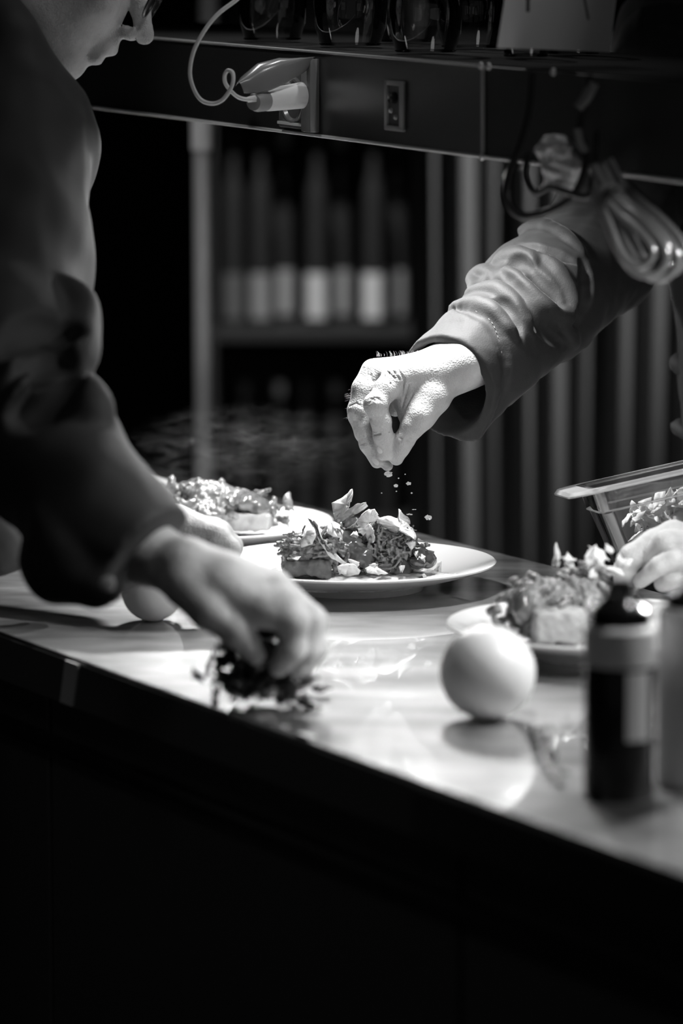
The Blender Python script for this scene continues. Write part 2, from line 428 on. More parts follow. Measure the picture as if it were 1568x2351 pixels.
tag(mb.build('curtain_rail', M['black']), 'dark rail along the top edge of the curtain behind the gantry shelf', 'rail')
# steel post behind the counter
p = W(467, 600, 5.2); mb = MB(); mb.tube([(p.x, p.y, 0), (p.x, p.y, W(467, 170, 5.2).z)], .0135, 20)
post = thing('steel_post', 'slim pale metal post rising behind the counter, left of the bottles', 'post')
mb.build('pole', M['post'], post)
mb = MB(); mb.tube([(p.x, p.y, W(467, 345, 5.2).z), (p.x, p.y, W(467, 165, 5.2).z)], .0155, 20); mb.build('sleeve', M['glaze'], post)['label'] = 'brighter sleeve at the top of the post'
mb = MB(); mb.lathe([(0, 0), (.05, 0), (.05, .006), (.0, .006)], 24, (p.x, p.y, 0)); mb.build('base_plate', M['post'], post)
# bottle rack
RY = 7.5
rack = thing('bottle_rack', 'dark open shelving carrying rows of slender bottles in the background', 'shelving')
zA = W(700, 745, RY).z; zB = W(700, 1180, RY).z; zC = W(700, 290, RY).z + .06
xl, xr = W(500, 700, RY).x, W(945, 700, RY).x
for z in (zA, zB, zC):
    mb = MB(); mb.box(((xl + xr) / 2, RY + .05, z - .012), xr - xl, .3, .022); mb.build('shelf_board', M['wood'], rack, False, .002)
for x in (xl - .012, xr + .012):
    mb = MB(); mb.box((x, RY + .05, 1.2), .022, .3, 2.4); mb.build('side_panel', M['wood'], rack, False, .002)
mb = MB(); mb.box(((xl + xr) / 2, RY + .21, 1.2), xr - xl + .04, .01, 2.4); mb.build('back_panel', M['wood'], rack, False)
def bg_bottle(x, Y, z, h, lab, capm, label, grp, r=.02):
    t = thing('slender_bottle', label, 'bottle', grp); t.location = (x, Y, z)
    mb = MB(); mb.lathe([(0, 0), (r, 0), (r, h * .62), (r * .9, h * .7), (r * .45, h * .8), (r * .42, h * .93), (0, h * .93)], 16)
    mb.build('glass_body', M['bottle_bg'], t)
    if lab > 0:
        mb = MB(); mb.lathe([(r + .0006, h * .04), (r + .0006, h * .27)], 16)
        o = mb.build('label', mat('label_tone', lab, .6), t)
    mb = MB(); mb.lathe([(0, h * .9), (r * .55, h * .9), (r * .55, h), (0, h)], 12); mb.build('cap', mat('cap_tone', capm, .35), t)
words = ['leftmost', 'second from left', 'third from left', 'middle', 'fifth from left', 'sixth from left', 'rightmost']
for i, (x, dy, lab, cp) in enumerate([(538, 0, .12, .15), (600, 0, .3, .12), (652, .09, .4, .9), (728, 0, .7, .12), (782, .09, .4, .9), (857, 0, .75, .1), (908, .09, .4, .3)]):
    q = W(x, 745, RY + dy)
    bg_bottle(q.x, RY + dy - .02, zA, .365, lab, cp, 'slender dark bottle on the upper rack board, %s in the row' % words[i], 'slender bottles on the upper rack board')
for i, (x, lab, cp) in enumerate([(560, .02, .06), (640, .03, .5), (700, .02, .06), (768, .03, .35), (830, .02, .06), (890, .02, .08)]):
    q = W(x, 1180, RY)
    bg_bottle(q.x, RY, zB, .25, lab, cp, 'dim bottle on the lower rack board, %s in the row' % ['leftmost', 'second', 'third', 'fourth', 'fifth', 'last'][i], 'dim bottles on the lower rack board')

# ------------------------------------------------------------------ counter
ct = thing('steel_counter', 'long brushed steel pass counter running diagonally across the picture', 'counter')
F0 = FB - UC * 1.1; F1 = FA + UC * 1.4
def slab(f0, f1, off0, off1, z0, z1):
    mb = MB(); a, b = f0 + NC * off0, f1 + NC * off0; c, d = f1 + NC * off1, f0 + NC * off1
    mb.hexa([Vector((p.x, p.y, z0)) for p in (a, b, c, d)] + [Vector((p.x, p.y, z1)) for p in (a, b, c, d)]); return mb
mb = slab(F0, F1, 0, CW, ZT - .042, ZT)
o = mb.build('worktop', M['top'], ct, False, .0018, 3)
mb = slab(F0, F1, -.0015, .0, ZT - .042, ZT - .0035); mb.build('front_edge', M['side'], ct, False)['label'] = 'dark front face of the worktop'
e0 = T(945, 1790, ZT); e0 = FB + UC * (e0 - FB).dot(UC)
mb = slab(F0, e0, -.003, -.0015, ZT - .040, ZT - .005); mb.build('edge_cover', mat('edge_cover_steel', .06, .3, .5), ct, False)
L = (F1 - F0).length
for k in range(5):
    a = F0 + UC * (L * k / 5 + .004); b = F0 + UC * (L * (k + 1) / 5 - .004)
    slab(a, b, .03, .05, .12, ZT - .044).build('front_panel', M['side'], ct, False, .002)
slab(F0, F1, .018, .03, ZT - .10, ZT - .085).build('towel_rail', mat('dim_rail', .08, .3, .8), ct, True, .004)
slab(F0, F1, .05, CW - .03, .1, ZT - .05).build('carcass', M['side'], ct, False)
slab(F0, F1, .08, CW - .06, 0, .1).build('plinth', M['side'], ct, False)
# pale reflection on the front edge at left, added as a raised strip
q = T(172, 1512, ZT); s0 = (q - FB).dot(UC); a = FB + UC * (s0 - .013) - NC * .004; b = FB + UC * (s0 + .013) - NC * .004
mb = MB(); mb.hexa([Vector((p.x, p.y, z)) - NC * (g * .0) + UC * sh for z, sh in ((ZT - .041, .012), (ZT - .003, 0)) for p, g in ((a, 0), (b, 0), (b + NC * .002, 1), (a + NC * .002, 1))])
tag(mb.build('edge_reflection', mat('pale_reflection', .6, .5), None, False), 'pale upright reflection, built as a strip, on the counter front edge at the left', 'label')
# small highlight on the edge, added as a bright strip
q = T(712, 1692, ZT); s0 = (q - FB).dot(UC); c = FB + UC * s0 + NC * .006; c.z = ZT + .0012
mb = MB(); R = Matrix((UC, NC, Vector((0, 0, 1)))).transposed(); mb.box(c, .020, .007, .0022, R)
tag(mb.build('edge_glint', mat('glint_white', .8, .3), None, False, .0006), 'short bright glint, built as a strip, on the near edge of the steel counter', 'strip')

# ------------------------------------------------------------------ shelf over the counter
sh = thing('gantry_shelf', 'dark steel gantry shelf hanging over the counter with a socket and cable', 'shelf')
def shelf_seg(x0, x1, m, name, t=0.26):
    mb = MB(); mb.hexa([SB(x0), SB(x1), SB(x1, t), SB(x0, t), ST(x0), ST(x1), ST(x1, t), ST(x0, t)]); return mb.build(name, m, sh, False, .0012)
def shelf_top(x0, x1, t=.26):
    mb = MB(); up = Vector((0, 0, .0012)); mb.hexa([ST(x0, .002), ST(x1, .002), ST(x1, t), ST(x0, t)] + [p + up for p in (ST(x0, .002), ST(x1, .002), ST(x1, t), ST(x0, t))]); return mb.build('top_mat', mat('black_shelf_mat', .008, .9, spec=.1), sh, False)
shelf_top(-500, 2200)
shelf_seg(-500, 1108, M['steel_dark'], 'fascia_box')
shelf_seg(1114, 2200, mat('end_section_steel', .07, .4, .8), 'end_section')['label'] = 'darker end section of the shelf'
def edge_strip(f, x0, x1, r, name, m):
    mb = MB(); mb.tube([f(x0, -.001), f((x0 + x1) / 2, -.001), f(x1, -.001)], r, 8); mb.build(name, m, sh)
edge_strip(SB, -500, 2200, .0016, 'bottom_lip', M['steel_edge']); edge_strip(ST, -500, 1112, .0013, 'top_lip', mat('top_lip_steel', .4, .4, .3))
mb = MB(); mb.tube([SB(1111, -.001), ST(1111, -.001)], .0022, 8); mb.build('seam_strip', mat('seam_steel', .42, .4, .3), sh)
for f in (SB, ST):
    for xx in ((1112,) if f is SB else (1110, 1128, 1276)):
        mb = MB(); mb.lathe([(0, .002), (.003, .001), (.0035, -.001), (0, -.001)], 12, f(xx, -.003), Vector((0, 0, 1)).rotation_difference(-NC).to_matrix()); mb.build('screw', M['steel_edge'], sh)
mb = MB()
a, b = SB(180, .10), SB(1450, .10); mb.tube([a - Vector((0, 0, .006)), b - Vector((0, 0, .006))], .006, 12); mb.build('lamp_strip', M['lamp'], sh)
for x in (-420, 2150):
    mb = MB(); q = SB(x, .13); mb.tube([Vector((q.x, q.y, ZT)), q], .015, 16); mb.build('upright', M['steel_dark'], sh)
# socket on the fascia: local frame  ux along shelf, uz up the fascia, out towards the viewer
def fr(x, ty, out=0.0):
    """point on the fascia: x pixel, ty 0 at the bottom 1 at the top, out metres proud"""
    return SB(x).lerp(ST(x), ty) - NC * out
def fascia_box(mb, x0, x1, t0, t1, o0, o1):
    mb.hexa([fr(x0, t0, o1), fr(x1, t0, o1), fr(x1, t0, o0), fr(x0, t0, o0), fr(x0, t1, o1), fr(x1, t1, o1), fr(x1, t1, o0), fr(x0, t1, o0)])
sk = thing('wall_socket', 'dark socket with its spring flap raised on the shelf fascia', 'socket')
mb = MB(); fascia_box(mb, 652, 732, .06, .88, 0, .006); mb.build('socket_plate', M['socket'], sk, True, .0012)
mb = MB(); fascia_box(mb, 712, 734, .04, .92, 0, .010); mb.build('frame_edge', mat('frame_edge_grey', .2, .3), sk, True, .001)
mb = MB(); fascia_box(mb, 655, 715, .10, .135, .006, .009); mb.build('bottom_lip', M['steel_edge'], sk, True, .0005)
rot = Vector((0, 0, 1)).rotation_difference(-NC).to_matrix()
mb = MB(); mb.lathe([(.017, .0), (.019, .003), (.021, .003), (.022, 0)], 28, fr(688, .40, .006), rot); mb.build('socket_ring', M['socket_l'], sk)
# flap
Yf = shelf_Y(715) - .008
tp = [W(728, 139, Yf), W(690, 134, Yf - .012), W(640, 133, Yf - .030), (W(590, 146, Yf - .048)), W(552, 178, Yf - .058), W(541, 196, Yf - .062)]
bt = [W(714, 152, Yf - .004), W(692, 168, Yf - .020), W(655, 190, Yf - .040), W(622, 205, Yf - .056), W(590, 213, Yf - .066), W(560, 212, Yf - .070)]
vs = []; fs = []; nk = 9
for s4 in (0, 1):
    for i in range(6):
        for k in range(nk):
            g = k / (nk - 1); q = tp[i].lerp(bt[i], g); vs.append(q + Vector((0, -.007 * math.sin(math.pi * g) + s4 * .0028, .006 * math.sin(math.pi * g) - s4 * .001)))
n6 = 6 * nk
for i in range(5):
    for k in range(nk - 1):
        a = i * nk + k; fs += [(a, a + 1, a + nk + 1, a + nk), (n6 + a, n6 + a + nk, n6 + a + nk + 1, n6 + a + 1)]
    for k in (0, nk - 1):
        a = i * nk + k; fs.append((a, a + nk, n6 + a + nk, n6 + a))
for k in range(nk - 1):
    for i in (0, 5):
        a = i * nk + k; fs.append((a, n6 + a, n6 + a + 1, a + 1))
mb = MB(); mb.add(vs, fs); mb.build('flap', M['socket_l'], sk)['label'] = 'raised grey spring flap'
pl = thing('charger_plug', 'white cylindrical plug pushed into the shelf socket', 'plug')
a0 = W(700, 218, shelf_Y(700) - .012); a1 = W(604, 231, shelf_Y(690) - .075)
mb = MB(); mb.tube([a0, a0.lerp(a1, .03), a0.lerp(a1, .9), a0.lerp(a1, .97), a1], [.0115, .0125, .0105, .0098, .0085], 28); mb.build('plug_body', M['plug'], pl)
a2 = W(582, 235, shelf_Y(690) - .09); mb = MB(); mb.tube([a0.lerp(a1, .99), a1.lerp(a2, .6), a2], [.0100, .0095, .0075], 24); mb.build('plug_cap', mat('grey_plug_cap', .25, .4), pl)
Yc = shelf_Y(690) - .092
cp = [(588, 226), (565, 228), (545, 222), (530, 209), (517, 190), (516, 172), (524, 162), (534, 168), (535, 188), (526, 210), (510, 230), (488, 238), (462, 230), (445, 205), (436, 170), (441, 130), (455, 95), (478, 58), (505, 28), (540, 2), (570, -25), (600, -60)]
mb = MB(); mb.tube(spline([W(x, y, Yc - .03 * min(1, i / 8)) for i, (x, y) in enumerate(cp)], 6), .0020, 8)
tag(mb.build('charger_cable', M['cable']), 'thin white cable looping down from above into the plug', 'cable')
mb = MB(); mb.tube([W(588, 226, Yc), W(568, 229, Yc)], [.0032, .0026], 10); mb.build('strain_relief', M['plug'], pl)
# small key switch
ks = thing('key_switch', 'small pale switch plate on the shelf fascia right of the socket', 'switch')
mb = MB()
for b4 in ((890, 897, .18, .74), (924, 932, .18, .74), (890, 932, .69, .75), (890, 932, .17, .23)): fascia_box(mb, *b4, 0, .004)
mb.build('plate_frame', mat('switch_frame', .4, .4), ks, True, .0008)
mb = MB(); fascia_box(mb, 890, 932, .2, .72, 0, .002); mb.build('plate', mat('switch_plate', .09, .4), ks, True)
mb = MB(); mb.lathe([(0, .006), (.005, .005), (.0055, 0), (0, 0)], 16, fr(911, .55, .002), rot); mb.build('button', M['black_gloss'], ks)
for x, t in ((903, .40), (914, .33)):
    mb = MB(); mb.lathe([(0, .003), (.002, .002), (.0025, 0), (0, 0)], 12, fr(x, t, .002), rot); mb.build('contact_screw', M['steel_edge'], ks)
# glasses standing on the shelf
gl_words = ['leftmost', 'second', 'third', 'fourth', 'fifth']
for i, (x, off, s) in enumerate([(500, .06, 1.0), (655, .07, 1.05), (845, .06, 1.0), (985, .1, .7), (740, .16, 1.0), (580, .17, 1.), (920, .18, .9)]):
    base = ST(x, off) + Vector((0, 0, .0030)); r = .034 * s; h = .085 * s
    t = thing('stemless_glass', '', 'glass', 'upturned clear glasses on the shelf top'); t['label'] = ['clear round glass on the shelf above the cable loop', 'clear round glass on the shelf above the raised socket flap', 'clear glass on the shelf above the key switch', 'small low clear glass near the right end of the shelf row', 'rear clear glass behind the socket end of the row', 'rear clear glass behind the cable', 'rear clear glass behind the key switch'][i]
    t.location = base
    prof = [(r * .80, 0), (r * .95, h * .2), (r, h * .45), (r * .9, h * .72), (r * .6, h * .93), (r * .2, h), (0, h)]
    inner = [(max(0, a - .0016), b - .0016 if b > .001 else 0) for a, b in prof][::-1]
    mb = MB(); mb.lathe(prof, 32); mb.build('bowl', M['glass'], t)
    mb = MB(); mb.lathe([(r * .80 + .0012 * math.cos(a), .0012 + .0012 * math.sin(a)) for a in np.linspace(0, 6.28, 8, endpoint=False)], 28, close=True); mb.build('lip', M['glass'], t)
# paper ticket at the top right
pc = [W(1165, -40, 3.42), W(1420, -40, 3.5), W(1400, 120, 3.5), W(1141, 110, 3.42)]
vs = []; N = 10
for s_ in (0, 1):
    for i in range(N + 1):
        for j in range(N + 1):
            u, v = i / N, j / N
            p = pc[0].lerp(pc[1], u).lerp(pc[3].lerp(pc[2], u), v) + Vector((0, .02 * math.sin(u * 3.1) + .001 * s_, 0)); vs.append(p)
K = (N + 1) ** 2; fs = []
for i in range(N):
    for j in range(N):
        a = i * (N + 1) + j; fs.append((a, a + 1, a + N + 2, a + N + 1)); fs.append((K + a, K + a + N + 1, K + a + N + 2, K + a + 1))
pp = raw('paper_sheet', vs, fs, M['paper']); tag(pp, 'pale sheet of paper clipped above the right end of the shelf', 'paper')
for x, y, ww, hh in ((1212, 12, 8, 30), (1345, 15, 5, 60)):
    mb = MB(); c = W(x, y, 3.42); mb.box(c, ww / 2650, .001, hh / 2650, Euler((0, -.2 if x > 1300 else 0, 0)).to_matrix()); mb.build('print_mark', M['ink'], pp)
# cords hanging from the right end of the shelf
def cord(name, px, Y, r, m, label, parent=None):
    mb = MB(); mb.tube(spline([W(x, y, Y + (dy[0] if dy else 0)) for x, y, *dy in px], 6), r, 10); o = mb.build(name, m, parent)
    if label: tag(o, label, 'cord')
    return o
cord('black_cord', [(1222, 165), (1215, 250), (1195, 330), (1168, 400), (1163, 455), (1190, 492), (1235, 492), (1290, 470), (1325, 435), (1345, 380), (1338, 330), (1330, 290), (1350, 215), (1352, 172)], 3.30, .0035, M['black'], 'thick black cord hanging in a wide loop below the right shelf end')
cord('black_cord', [(1215, 350), (1205, 400), (1228, 440), (1262, 430), (1300, 440), (1350, 450), (1362, 400), (1370, 300)], 3.28, .003, M['black'], 'smaller black cord loop crossing the pale crumpled bag')
bg_ = SD()
for a, b, r in (((1245, 345), (1262, 385), .006), ((1268, 330), (1300, 355), .008), ((1290, 345), (1318, 375), .010), ((1260, 380), (1300, 425), .006), ((1318, 375), (1300, 420), .009), ((1250, 350), (1330, 400), .004), ((1262, 400), (1252, 438), .003)):
    bg_.cap(W(*a, 3.31), W(*b, 3.32), r, r * .8, .006)
tag(sd_obj('crumpled_bag', bg_, .0012, mat('crumpled_film', .5, .35), None, lambda P: .0022 * nz(P, 190, 3)), 'small pale crumpled plastic bag hanging inside the black cord loop', 'bag')
mb = MB(); mb.tube(spline([W(1362, 190, 3.3), W(1345, 225, 3.3), W(1328, 250, 3.3)], 5), .005, 8); tag(mb.build('cable_tie', mat('tie_grey', .2, .5)), 'upper short grey strap on the black cord', 'strap')
mb = MB(); mb.tube(spline([W(1327, 295, 3.3), W(1334, 325, 3.3), W(1345, 350, 3.3)], 5), .004, 8); tag(mb.build('cable_tie', mat('tie_grey', .2, .5)), 'lower short grey strap below the shelf on the black cord', 'strap')
coil = thing('coiled_cable', 'bundle of glossy grey cable folded in long loops at upper right', 'cable')
for k, (dx, dy, sc_, th) in enumerate([(0, 0, 1, 0), (14, -6, .86, .01), (-8, 10, .72, -.01), (22, 4, 1.04, .02), (40, -8, 1.04, .03)]):
    base = [(1365, 430), (1400, 520), (1425, 580), (1458, 622), (1500, 630), (1528, 600), (1520, 560), (1470, 505), (1420, 465), (1385, 425), (1360, 380)]
    pts = [((x - 1440) * sc_ + 1440 + dx, (y - 520) * sc_ + 520 + dy) for x, y in base]
    cord('cable_loop', pts, 3.19 + th, .0040, M['grey_cable'], None, coil)
mb = MB(); mb.tube(spline([W(1385, 470, 3.17), W(1400, 440, 3.16), W(1418, 432, 3.17)], 4), .005, 8); mb.build('tie_wrap', M['black'], coil)

# ------------------------------------------------------------------ plates and food
PR = .135
PROF = [(0, .004), (.060, .004), (.063, 0), (.0665, 0), (.068, .006), (.098, .0125), (.122, .0195), (.1345, .0245), (.1352, .0262), (.1338, .0272), (.120, .0232), (.098, .0165), (.078, .0118), (.070, .0100), (0, .0095)]
def plate(px, py, label, z=ZT, r=1.0):
    c = T(px, py, z + .0262); c.z = z
    o = MB(); o.lathe([(a * r, b) for a, b in PROF], 96); t = o.build('dinner_plate', M['china']); t.location = c
    tag(t, label, 'plate', 'white dinner plates on the counter'); return c
cMain = plate(810, 1287, 'white dinner plate in sharp focus under the pinching hand')
cBack = plate(458, 1194, 'white plate behind the left cook\'s hands, partly covered by the focused plate', r=1.0)
cFar = plate(135, 1118, 'farthest white plate, only its right rim showing behind the left sleeve', r=.95)
cRight = plate(1388, 1430, 'blurred white plate at right behind the round pale onion')
def puddle(name, c, rx, ry, seed, parent, m, h=.004, ang=0):
    rnd = np.random.RandomState(seed); nr, na = 26, 110; vs = []; fs = []
    for i in range(nr + 1):
        for j in range(na):
            a = 2 * math.pi * j / na; ro = 1 + .10 * math.sin(3 * a + seed) + .06 * math.sin(7 * a + seed * 2) + .03 * math.sin(17 * a)
            q = i / nr; x = rx * q * ro * math.cos(a); y = ry * q * ro * math.sin(a)
            vs.append((x * math.cos(ang) - y * math.sin(ang), x * math.sin(ang) + y * math.cos(ang), h * (1 - q ** 6)))
    V = np.array(vs); rr = np.linalg.norm(V[:, :2], axis=1)
    prof_z = np.interp(rr, [0, .07, .078, .098, .12], [.0095, .0100, .0118, .0165, .0232])
    V[:, 2] += prof_z + .0016 * np.maximum(0, nz(V * [1, 1, 0], 420, seed)) * (V[:, 2] > .0005) - .0006
    for i in range(nr):
        for j in range(na): k = (j + 1) % na; fs.append((i * na + j, i * na + k, (i + 1) * na + k, (i + 1) * na + j))
    V += np.array(c); return raw(name, V, fs, m, parent)
def flake(parent, poly, dep, m=None, bulge=.004, name='crisp_flake', jag=.0006, rnd=random.Random(5)):
    """thin crisp sheet whose outline is a ring of 3-D points; ring, mid ring and centre, given real thickness"""
    n = len(poly); ring = []
    for i in range(n):
        a, b = Vector(poly[i]), Vector(poly[(i + 1) % n])
        for t in (0, .33, .67): ring.append(a.lerp(b, t) + (Vector((rnd.uniform(-1, 1), rnd.uniform(-1, 1), rnd.uniform(-1, 1))) * jag if t else Vector()))
    c = sum(ring, Vector()) / len(ring)
    N = Vector()
    for i in range(len(ring)): N += (ring[i] - c).cross(ring[(i + 1) % len(ring)] - c)
    N.normalize(); k = len(ring); mid = []
    for i, p in enumerate(ring): mid.append(c.lerp(p, .55) + N * bulge * (.6 + .5 * math.sin(i * 1.7 + k)))
    cc = c + N * bulge * .8; th = N * .00035
    vs = []
    for s_ in (1, -1): vs += [p + th * s_ for p in ring] + [p + th * s_ for p in mid] + [cc + th * s_]
    M_ = 2 * k + 1; fs = []
    for i in range(k):
        j = (i + 1) % k
        fs += [(i, j, k + j, k + i), (k + i, k + j, 2 * k), (M_ + j, M_ + i, M_ + k + i, M_ + k + j), (M_ + k + j, M_ + k + i, M_ + 2 * k), (j, i, M_ + i, M_ + j)]
    return raw(name, vs, fs, m or M['flake'], parent)
def rflake(parent, c, size, rnd, m=None, name='crisp_flake', link=True):
    R = Euler((rnd.uniform(-1.3, 1.3), rnd.uniform(-1.3, 1.3), rnd.uniform(0, 6.3))).to_matrix(); n = rnd.choice((4, 5, 6))
    pts = []
    for i in range(n):
        a = 2 * math.pi * i / n + rnd.uniform(-.3, .3); r = size * rnd.uniform(.35, 1.35)
        pts.append(Vector(c) + R @ Vector((r * math.cos(a), .55 * r * math.sin(a), rnd.uniform(-.15, .15) * size)))
    return flake(parent, pts, 0, m, size * rnd.uniform(.1, .35), name, size * .07, rnd)
def strands(sd, pts, n, rnd, ln=(.005, .014), r=(.0009, .0017), k=.0009, spread=(.03, .015, .01), flat=.5):
    for i in range(n):
        c = rnd.choice(pts); g = lambda: max(-1.5, min(1.5, rnd.gauss(0, 1))); c = Vector(c) + Vector((g() * spread[0], g() * spread[1], g() * spread[2]))
        d = Vector((rnd.gauss(0, 1), rnd.gauss(0, .6), rnd.gauss(0, flat))).normalized() * rnd.uniform(*ln) / 2
        q = Vector((rnd.gauss(0, 1), rnd.gauss(0, 1), rnd.gauss(0, 1))) * .0018; rr = rnd.uniform(*r)
        sd.cap(c - d, c + q, rr * .7, rr, k); sd.cap(c + q, c + d, rr, rr * .6, k)
# main dish
dish = thing('plated_meat_toast', 'toast piled with pulled meat and crisp flakes on the sharply focused plate', 'food')
puddle('risotto', cMain + Vector((-.008, -.045, 0)) * .55, .092, .066, 2, dish, M['puree'], .010)
zf = cMain.z + .0135
def MD(x, y, d=3.765): return D(x, y, d)
Rl = Euler((0, .02, .10)).to_matrix(); Rr = Euler((0, -.03, -.12)).to_matrix()
sd = SD(); sd.box(MD(703, 1299, 3.715), (.0215, .022, .0080), Rl, .004); sd_obj('toast', sd, .0011, M['toast'], dish, lambda P: .0018 * nz(P, 180, 1) + .0006 * nz(P, 700, 2))
sd = SD(); sd.box(MD(880, 1296, 3.76), (.028, .024, .0075), Rr, .003); sd_obj('toast', sd, .0012, M['toast'], dish, lambda P: .0010 * nz(P, 330, 4))
rnd = random.Random(11)
sd = SD()
sd.box(MD(708, 1268, 3.718), (.019, .018, .011), Rl, .006); sd.ell(MD(735, 1246, 3.73), (.020, .016, .014), k=.006); sd.ell(MD(690, 1248, 3.725), (.011, .012, .008), k=.005)
for dx in range(-3, 4):     # flat layered pieces of meat at the left end
    for yy in (1245, 1255, 1264, 1273):
        c = MD(700 + dx * 14 + rnd.uniform(-5, 5), yy + rnd.uniform(-3, 3), 3.702 + rnd.uniform(-.003, .004)); dd = Vector((rnd.uniform(.006, .011), rnd.uniform(-.004, .004), rnd.uniform(-.002, .002)))
        sd.cap(c - dd, c + dd, .0014, .0018, .0007)
strands(sd, [MD(690, 1255, 3.71), MD(720, 1248, 3.71), MD(740, 1235, 3.715)], 130, rnd, spread=(.011, .009, .006))
sd_obj('pulled_meat', sd, .0008, M['meat'], dish, lambda P: .0007 * nz(P, 600, 8), 0)
sd = SD(); sd.ell(MD(895, 1257, 3.755), (.026, .022, .020), k=.006); sd.ell(MD(860, 1240, 3.765), (.022, .02, .018), k=.006); sd.ell(MD(925, 1270, 3.755), (.015, .018, .014), k=.006)
strands(sd, [MD(875, 1225, 3.742), MD(905, 1245, 3.738), MD(890, 1270, 3.736), MD(930, 1262, 3.742)], 330, rnd, spread=(.011, .006, .008), flat=.9)
sd_obj('pulled_meat', sd, .0008, M['meat'], dish, lambda P: .0007 * nz(P, 600, 9), 0)
sd = SD(); sd.ell(MD(790, 1262, 3.75), (.025, .018, .018), k=.006); sd.ell(MD(775, 1245, 3.735), (.014, .010, .011), k=.005); sd.ell(MD(830, 1278, 3.733), (.014, .010, .011), k=.005); sd.cap(MD(800, 1240, 3.745), MD(845, 1300, 3.725), .010, .006, .005)
sd.ell(MD(770, 1235, 3.755), (.02, .015, .012), k=.006); sd.ell(MD(820, 1225, 3.77), (.02, .015, .012), k=.006)
sd_obj('sauce', sd, .0011, M['sauce_grey'], dish, lambda P: .0012 * nz(P, 230, 5))
sd = SD(); sd.ell(MD(800, 1240, 3.765), (.03, .016, .018), k=.004)
strands(sd, [MD(770, 1262, 3.728), MD(760, 1285, 3.722), MD(735, 1288, 3.718), MD(795, 1222, 3.75), MD(810, 1285, 3.73)], 110, rnd, spread=(.008, .004, .006), flat=.9)
sd_obj('pulled_meat', sd, .0009, M['meat'], dish, lambda P: .0006 * nz(P, 600, 10), 0)
sd = SD(); sd.cap(MD(955, 1272, 3.74), MD(985, 1285, 3.735), .009, .007, .004); sd.ell(MD(965, 1288, 3.735), (.012, .012, .007), k=.004); sd.ell(MD(940, 1262, 3.742), (.009, .008, .010), k=.004)
sd_obj('sauce', sd, .0009, M['sauce'], dish, lambda P: .0012 * nz(P, 260, 6))
def C4(x, y, d): return MD(500 + x * .4337, 1080 + y * .4337, d)
polys = [
 (3.745, 0, [(603,172),(650,150),(690,120),(712,98),(714,130),(700,165),(690,200),(660,235),(622,260),(612,225)]),
 (3.742, 0, [(630,278),(640,235),(700,200),(740,175),(785,168),(795,190),(760,215),(720,240),(680,265)]),
 (3.738, 0, [(660,310),(690,260),(735,248),(740,265),(700,300)]),
 (3.730, 0, [(735,270),(760,235),(800,205),(835,225),(858,250),(830,260),(805,255),(790,290),(770,345),(745,330)]),
 (3.722, 0, [(780,300),(800,285),(828,320),(830,375),(805,392),(785,350)]),
 (3.728, 0, [(835,260),(900,240),(960,255),(1000,275),(1030,305),(1048,340),(1045,370),(1020,350),(960,320),(945,335),(900,310),(850,285)]),
 (3.735, 0, [(958,203),(980,230),(1012,255),(1018,285),(985,290),(960,260)]),
 (3.708, 0, [(545,300),(590,275),(600,285),(665,320),(660,355),(610,350),(570,320)]),
 (3.698, 0, [(475,250),(505,265),(530,290),(545,350),(575,380),(600,430),(640,460),(690,500),(670,500),(600,465),(560,410),(530,360),(520,310),(495,285)]),
 (3.700, 0, [(470,315),(505,300),(520,340),(500,390),(430,415),(425,390),(450,350)]),
 (3.694, 0, [(632,510),(690,500),(715,495),(755,530),(745,550),(680,558),(640,540)]),
 (3.700, 0, [(690,470),(750,488),(745,505),(710,492)]),
 (3.712, 1, [(850,510),(880,492),(925,500),(920,525),(880,530)]),
 (3.722, 0, [(995,385),(1040,370),(1045,400),(1025,420)]),
 (3.720, 0, [(1035,435),(1060,425),(1045,452)]),
 (3.702, 0, [(780,520),(850,528),(900,545),(850,552),(790,540)]),
 (3.718, 1, [(1095,420),(1130,425),(1150,470),(1130,495),(1105,480)]),
 (3.722, 0, [(960,510),(990,505),(985,525),(965,522)]),
 (3.715, 0, [(720,335),(745,345),(735,360),(700,345)]),
 (3.712, 0, [(800,500),(830,492),(850,510),(815,515)]),
 (3.705, 0, [(600,270),(640,285),(650,315),(610,300)]),
 (3.698, 0, [(365,480),(385,462),(440,455),(420,475)]),
 (3.720, 1, [(870,440),(900,430),(910,455),(880,460)]),
 (3.730, 0, [(800,215),(830,205),(850,235),(825,245)]),
 (3.716, 0, [(1075,470),(1100,455),(1095,490)]),
]
for k, (dp, dk, po) in enumerate(polys):
    rr = random.Random(k)
    ring = [C4(x, y, dp + .010 * math.sin(i * .9 + k)) for i, (x, y) in enumerate(po)]
    flake(dish, ring, 0, M['flake_dark'] if dk else M['flake'], -.004 if k % 2 else .004, rnd=rr)
rnd = random.Random(3)
for i in range(46):    # small crumbs and flakes round the foot of the pile and on top
    if i < 26: c = T(rnd.uniform(660, 1010), rnd.uniform(1300, 1328), cMain.z + .0175)
    else: c = MD(rnd.uniform(700, 930), rnd.uniform(1205, 1235), rnd.uniform(3.74, 3.77))
    rflake(dish, c, rnd.uniform(.003, .008), rnd)

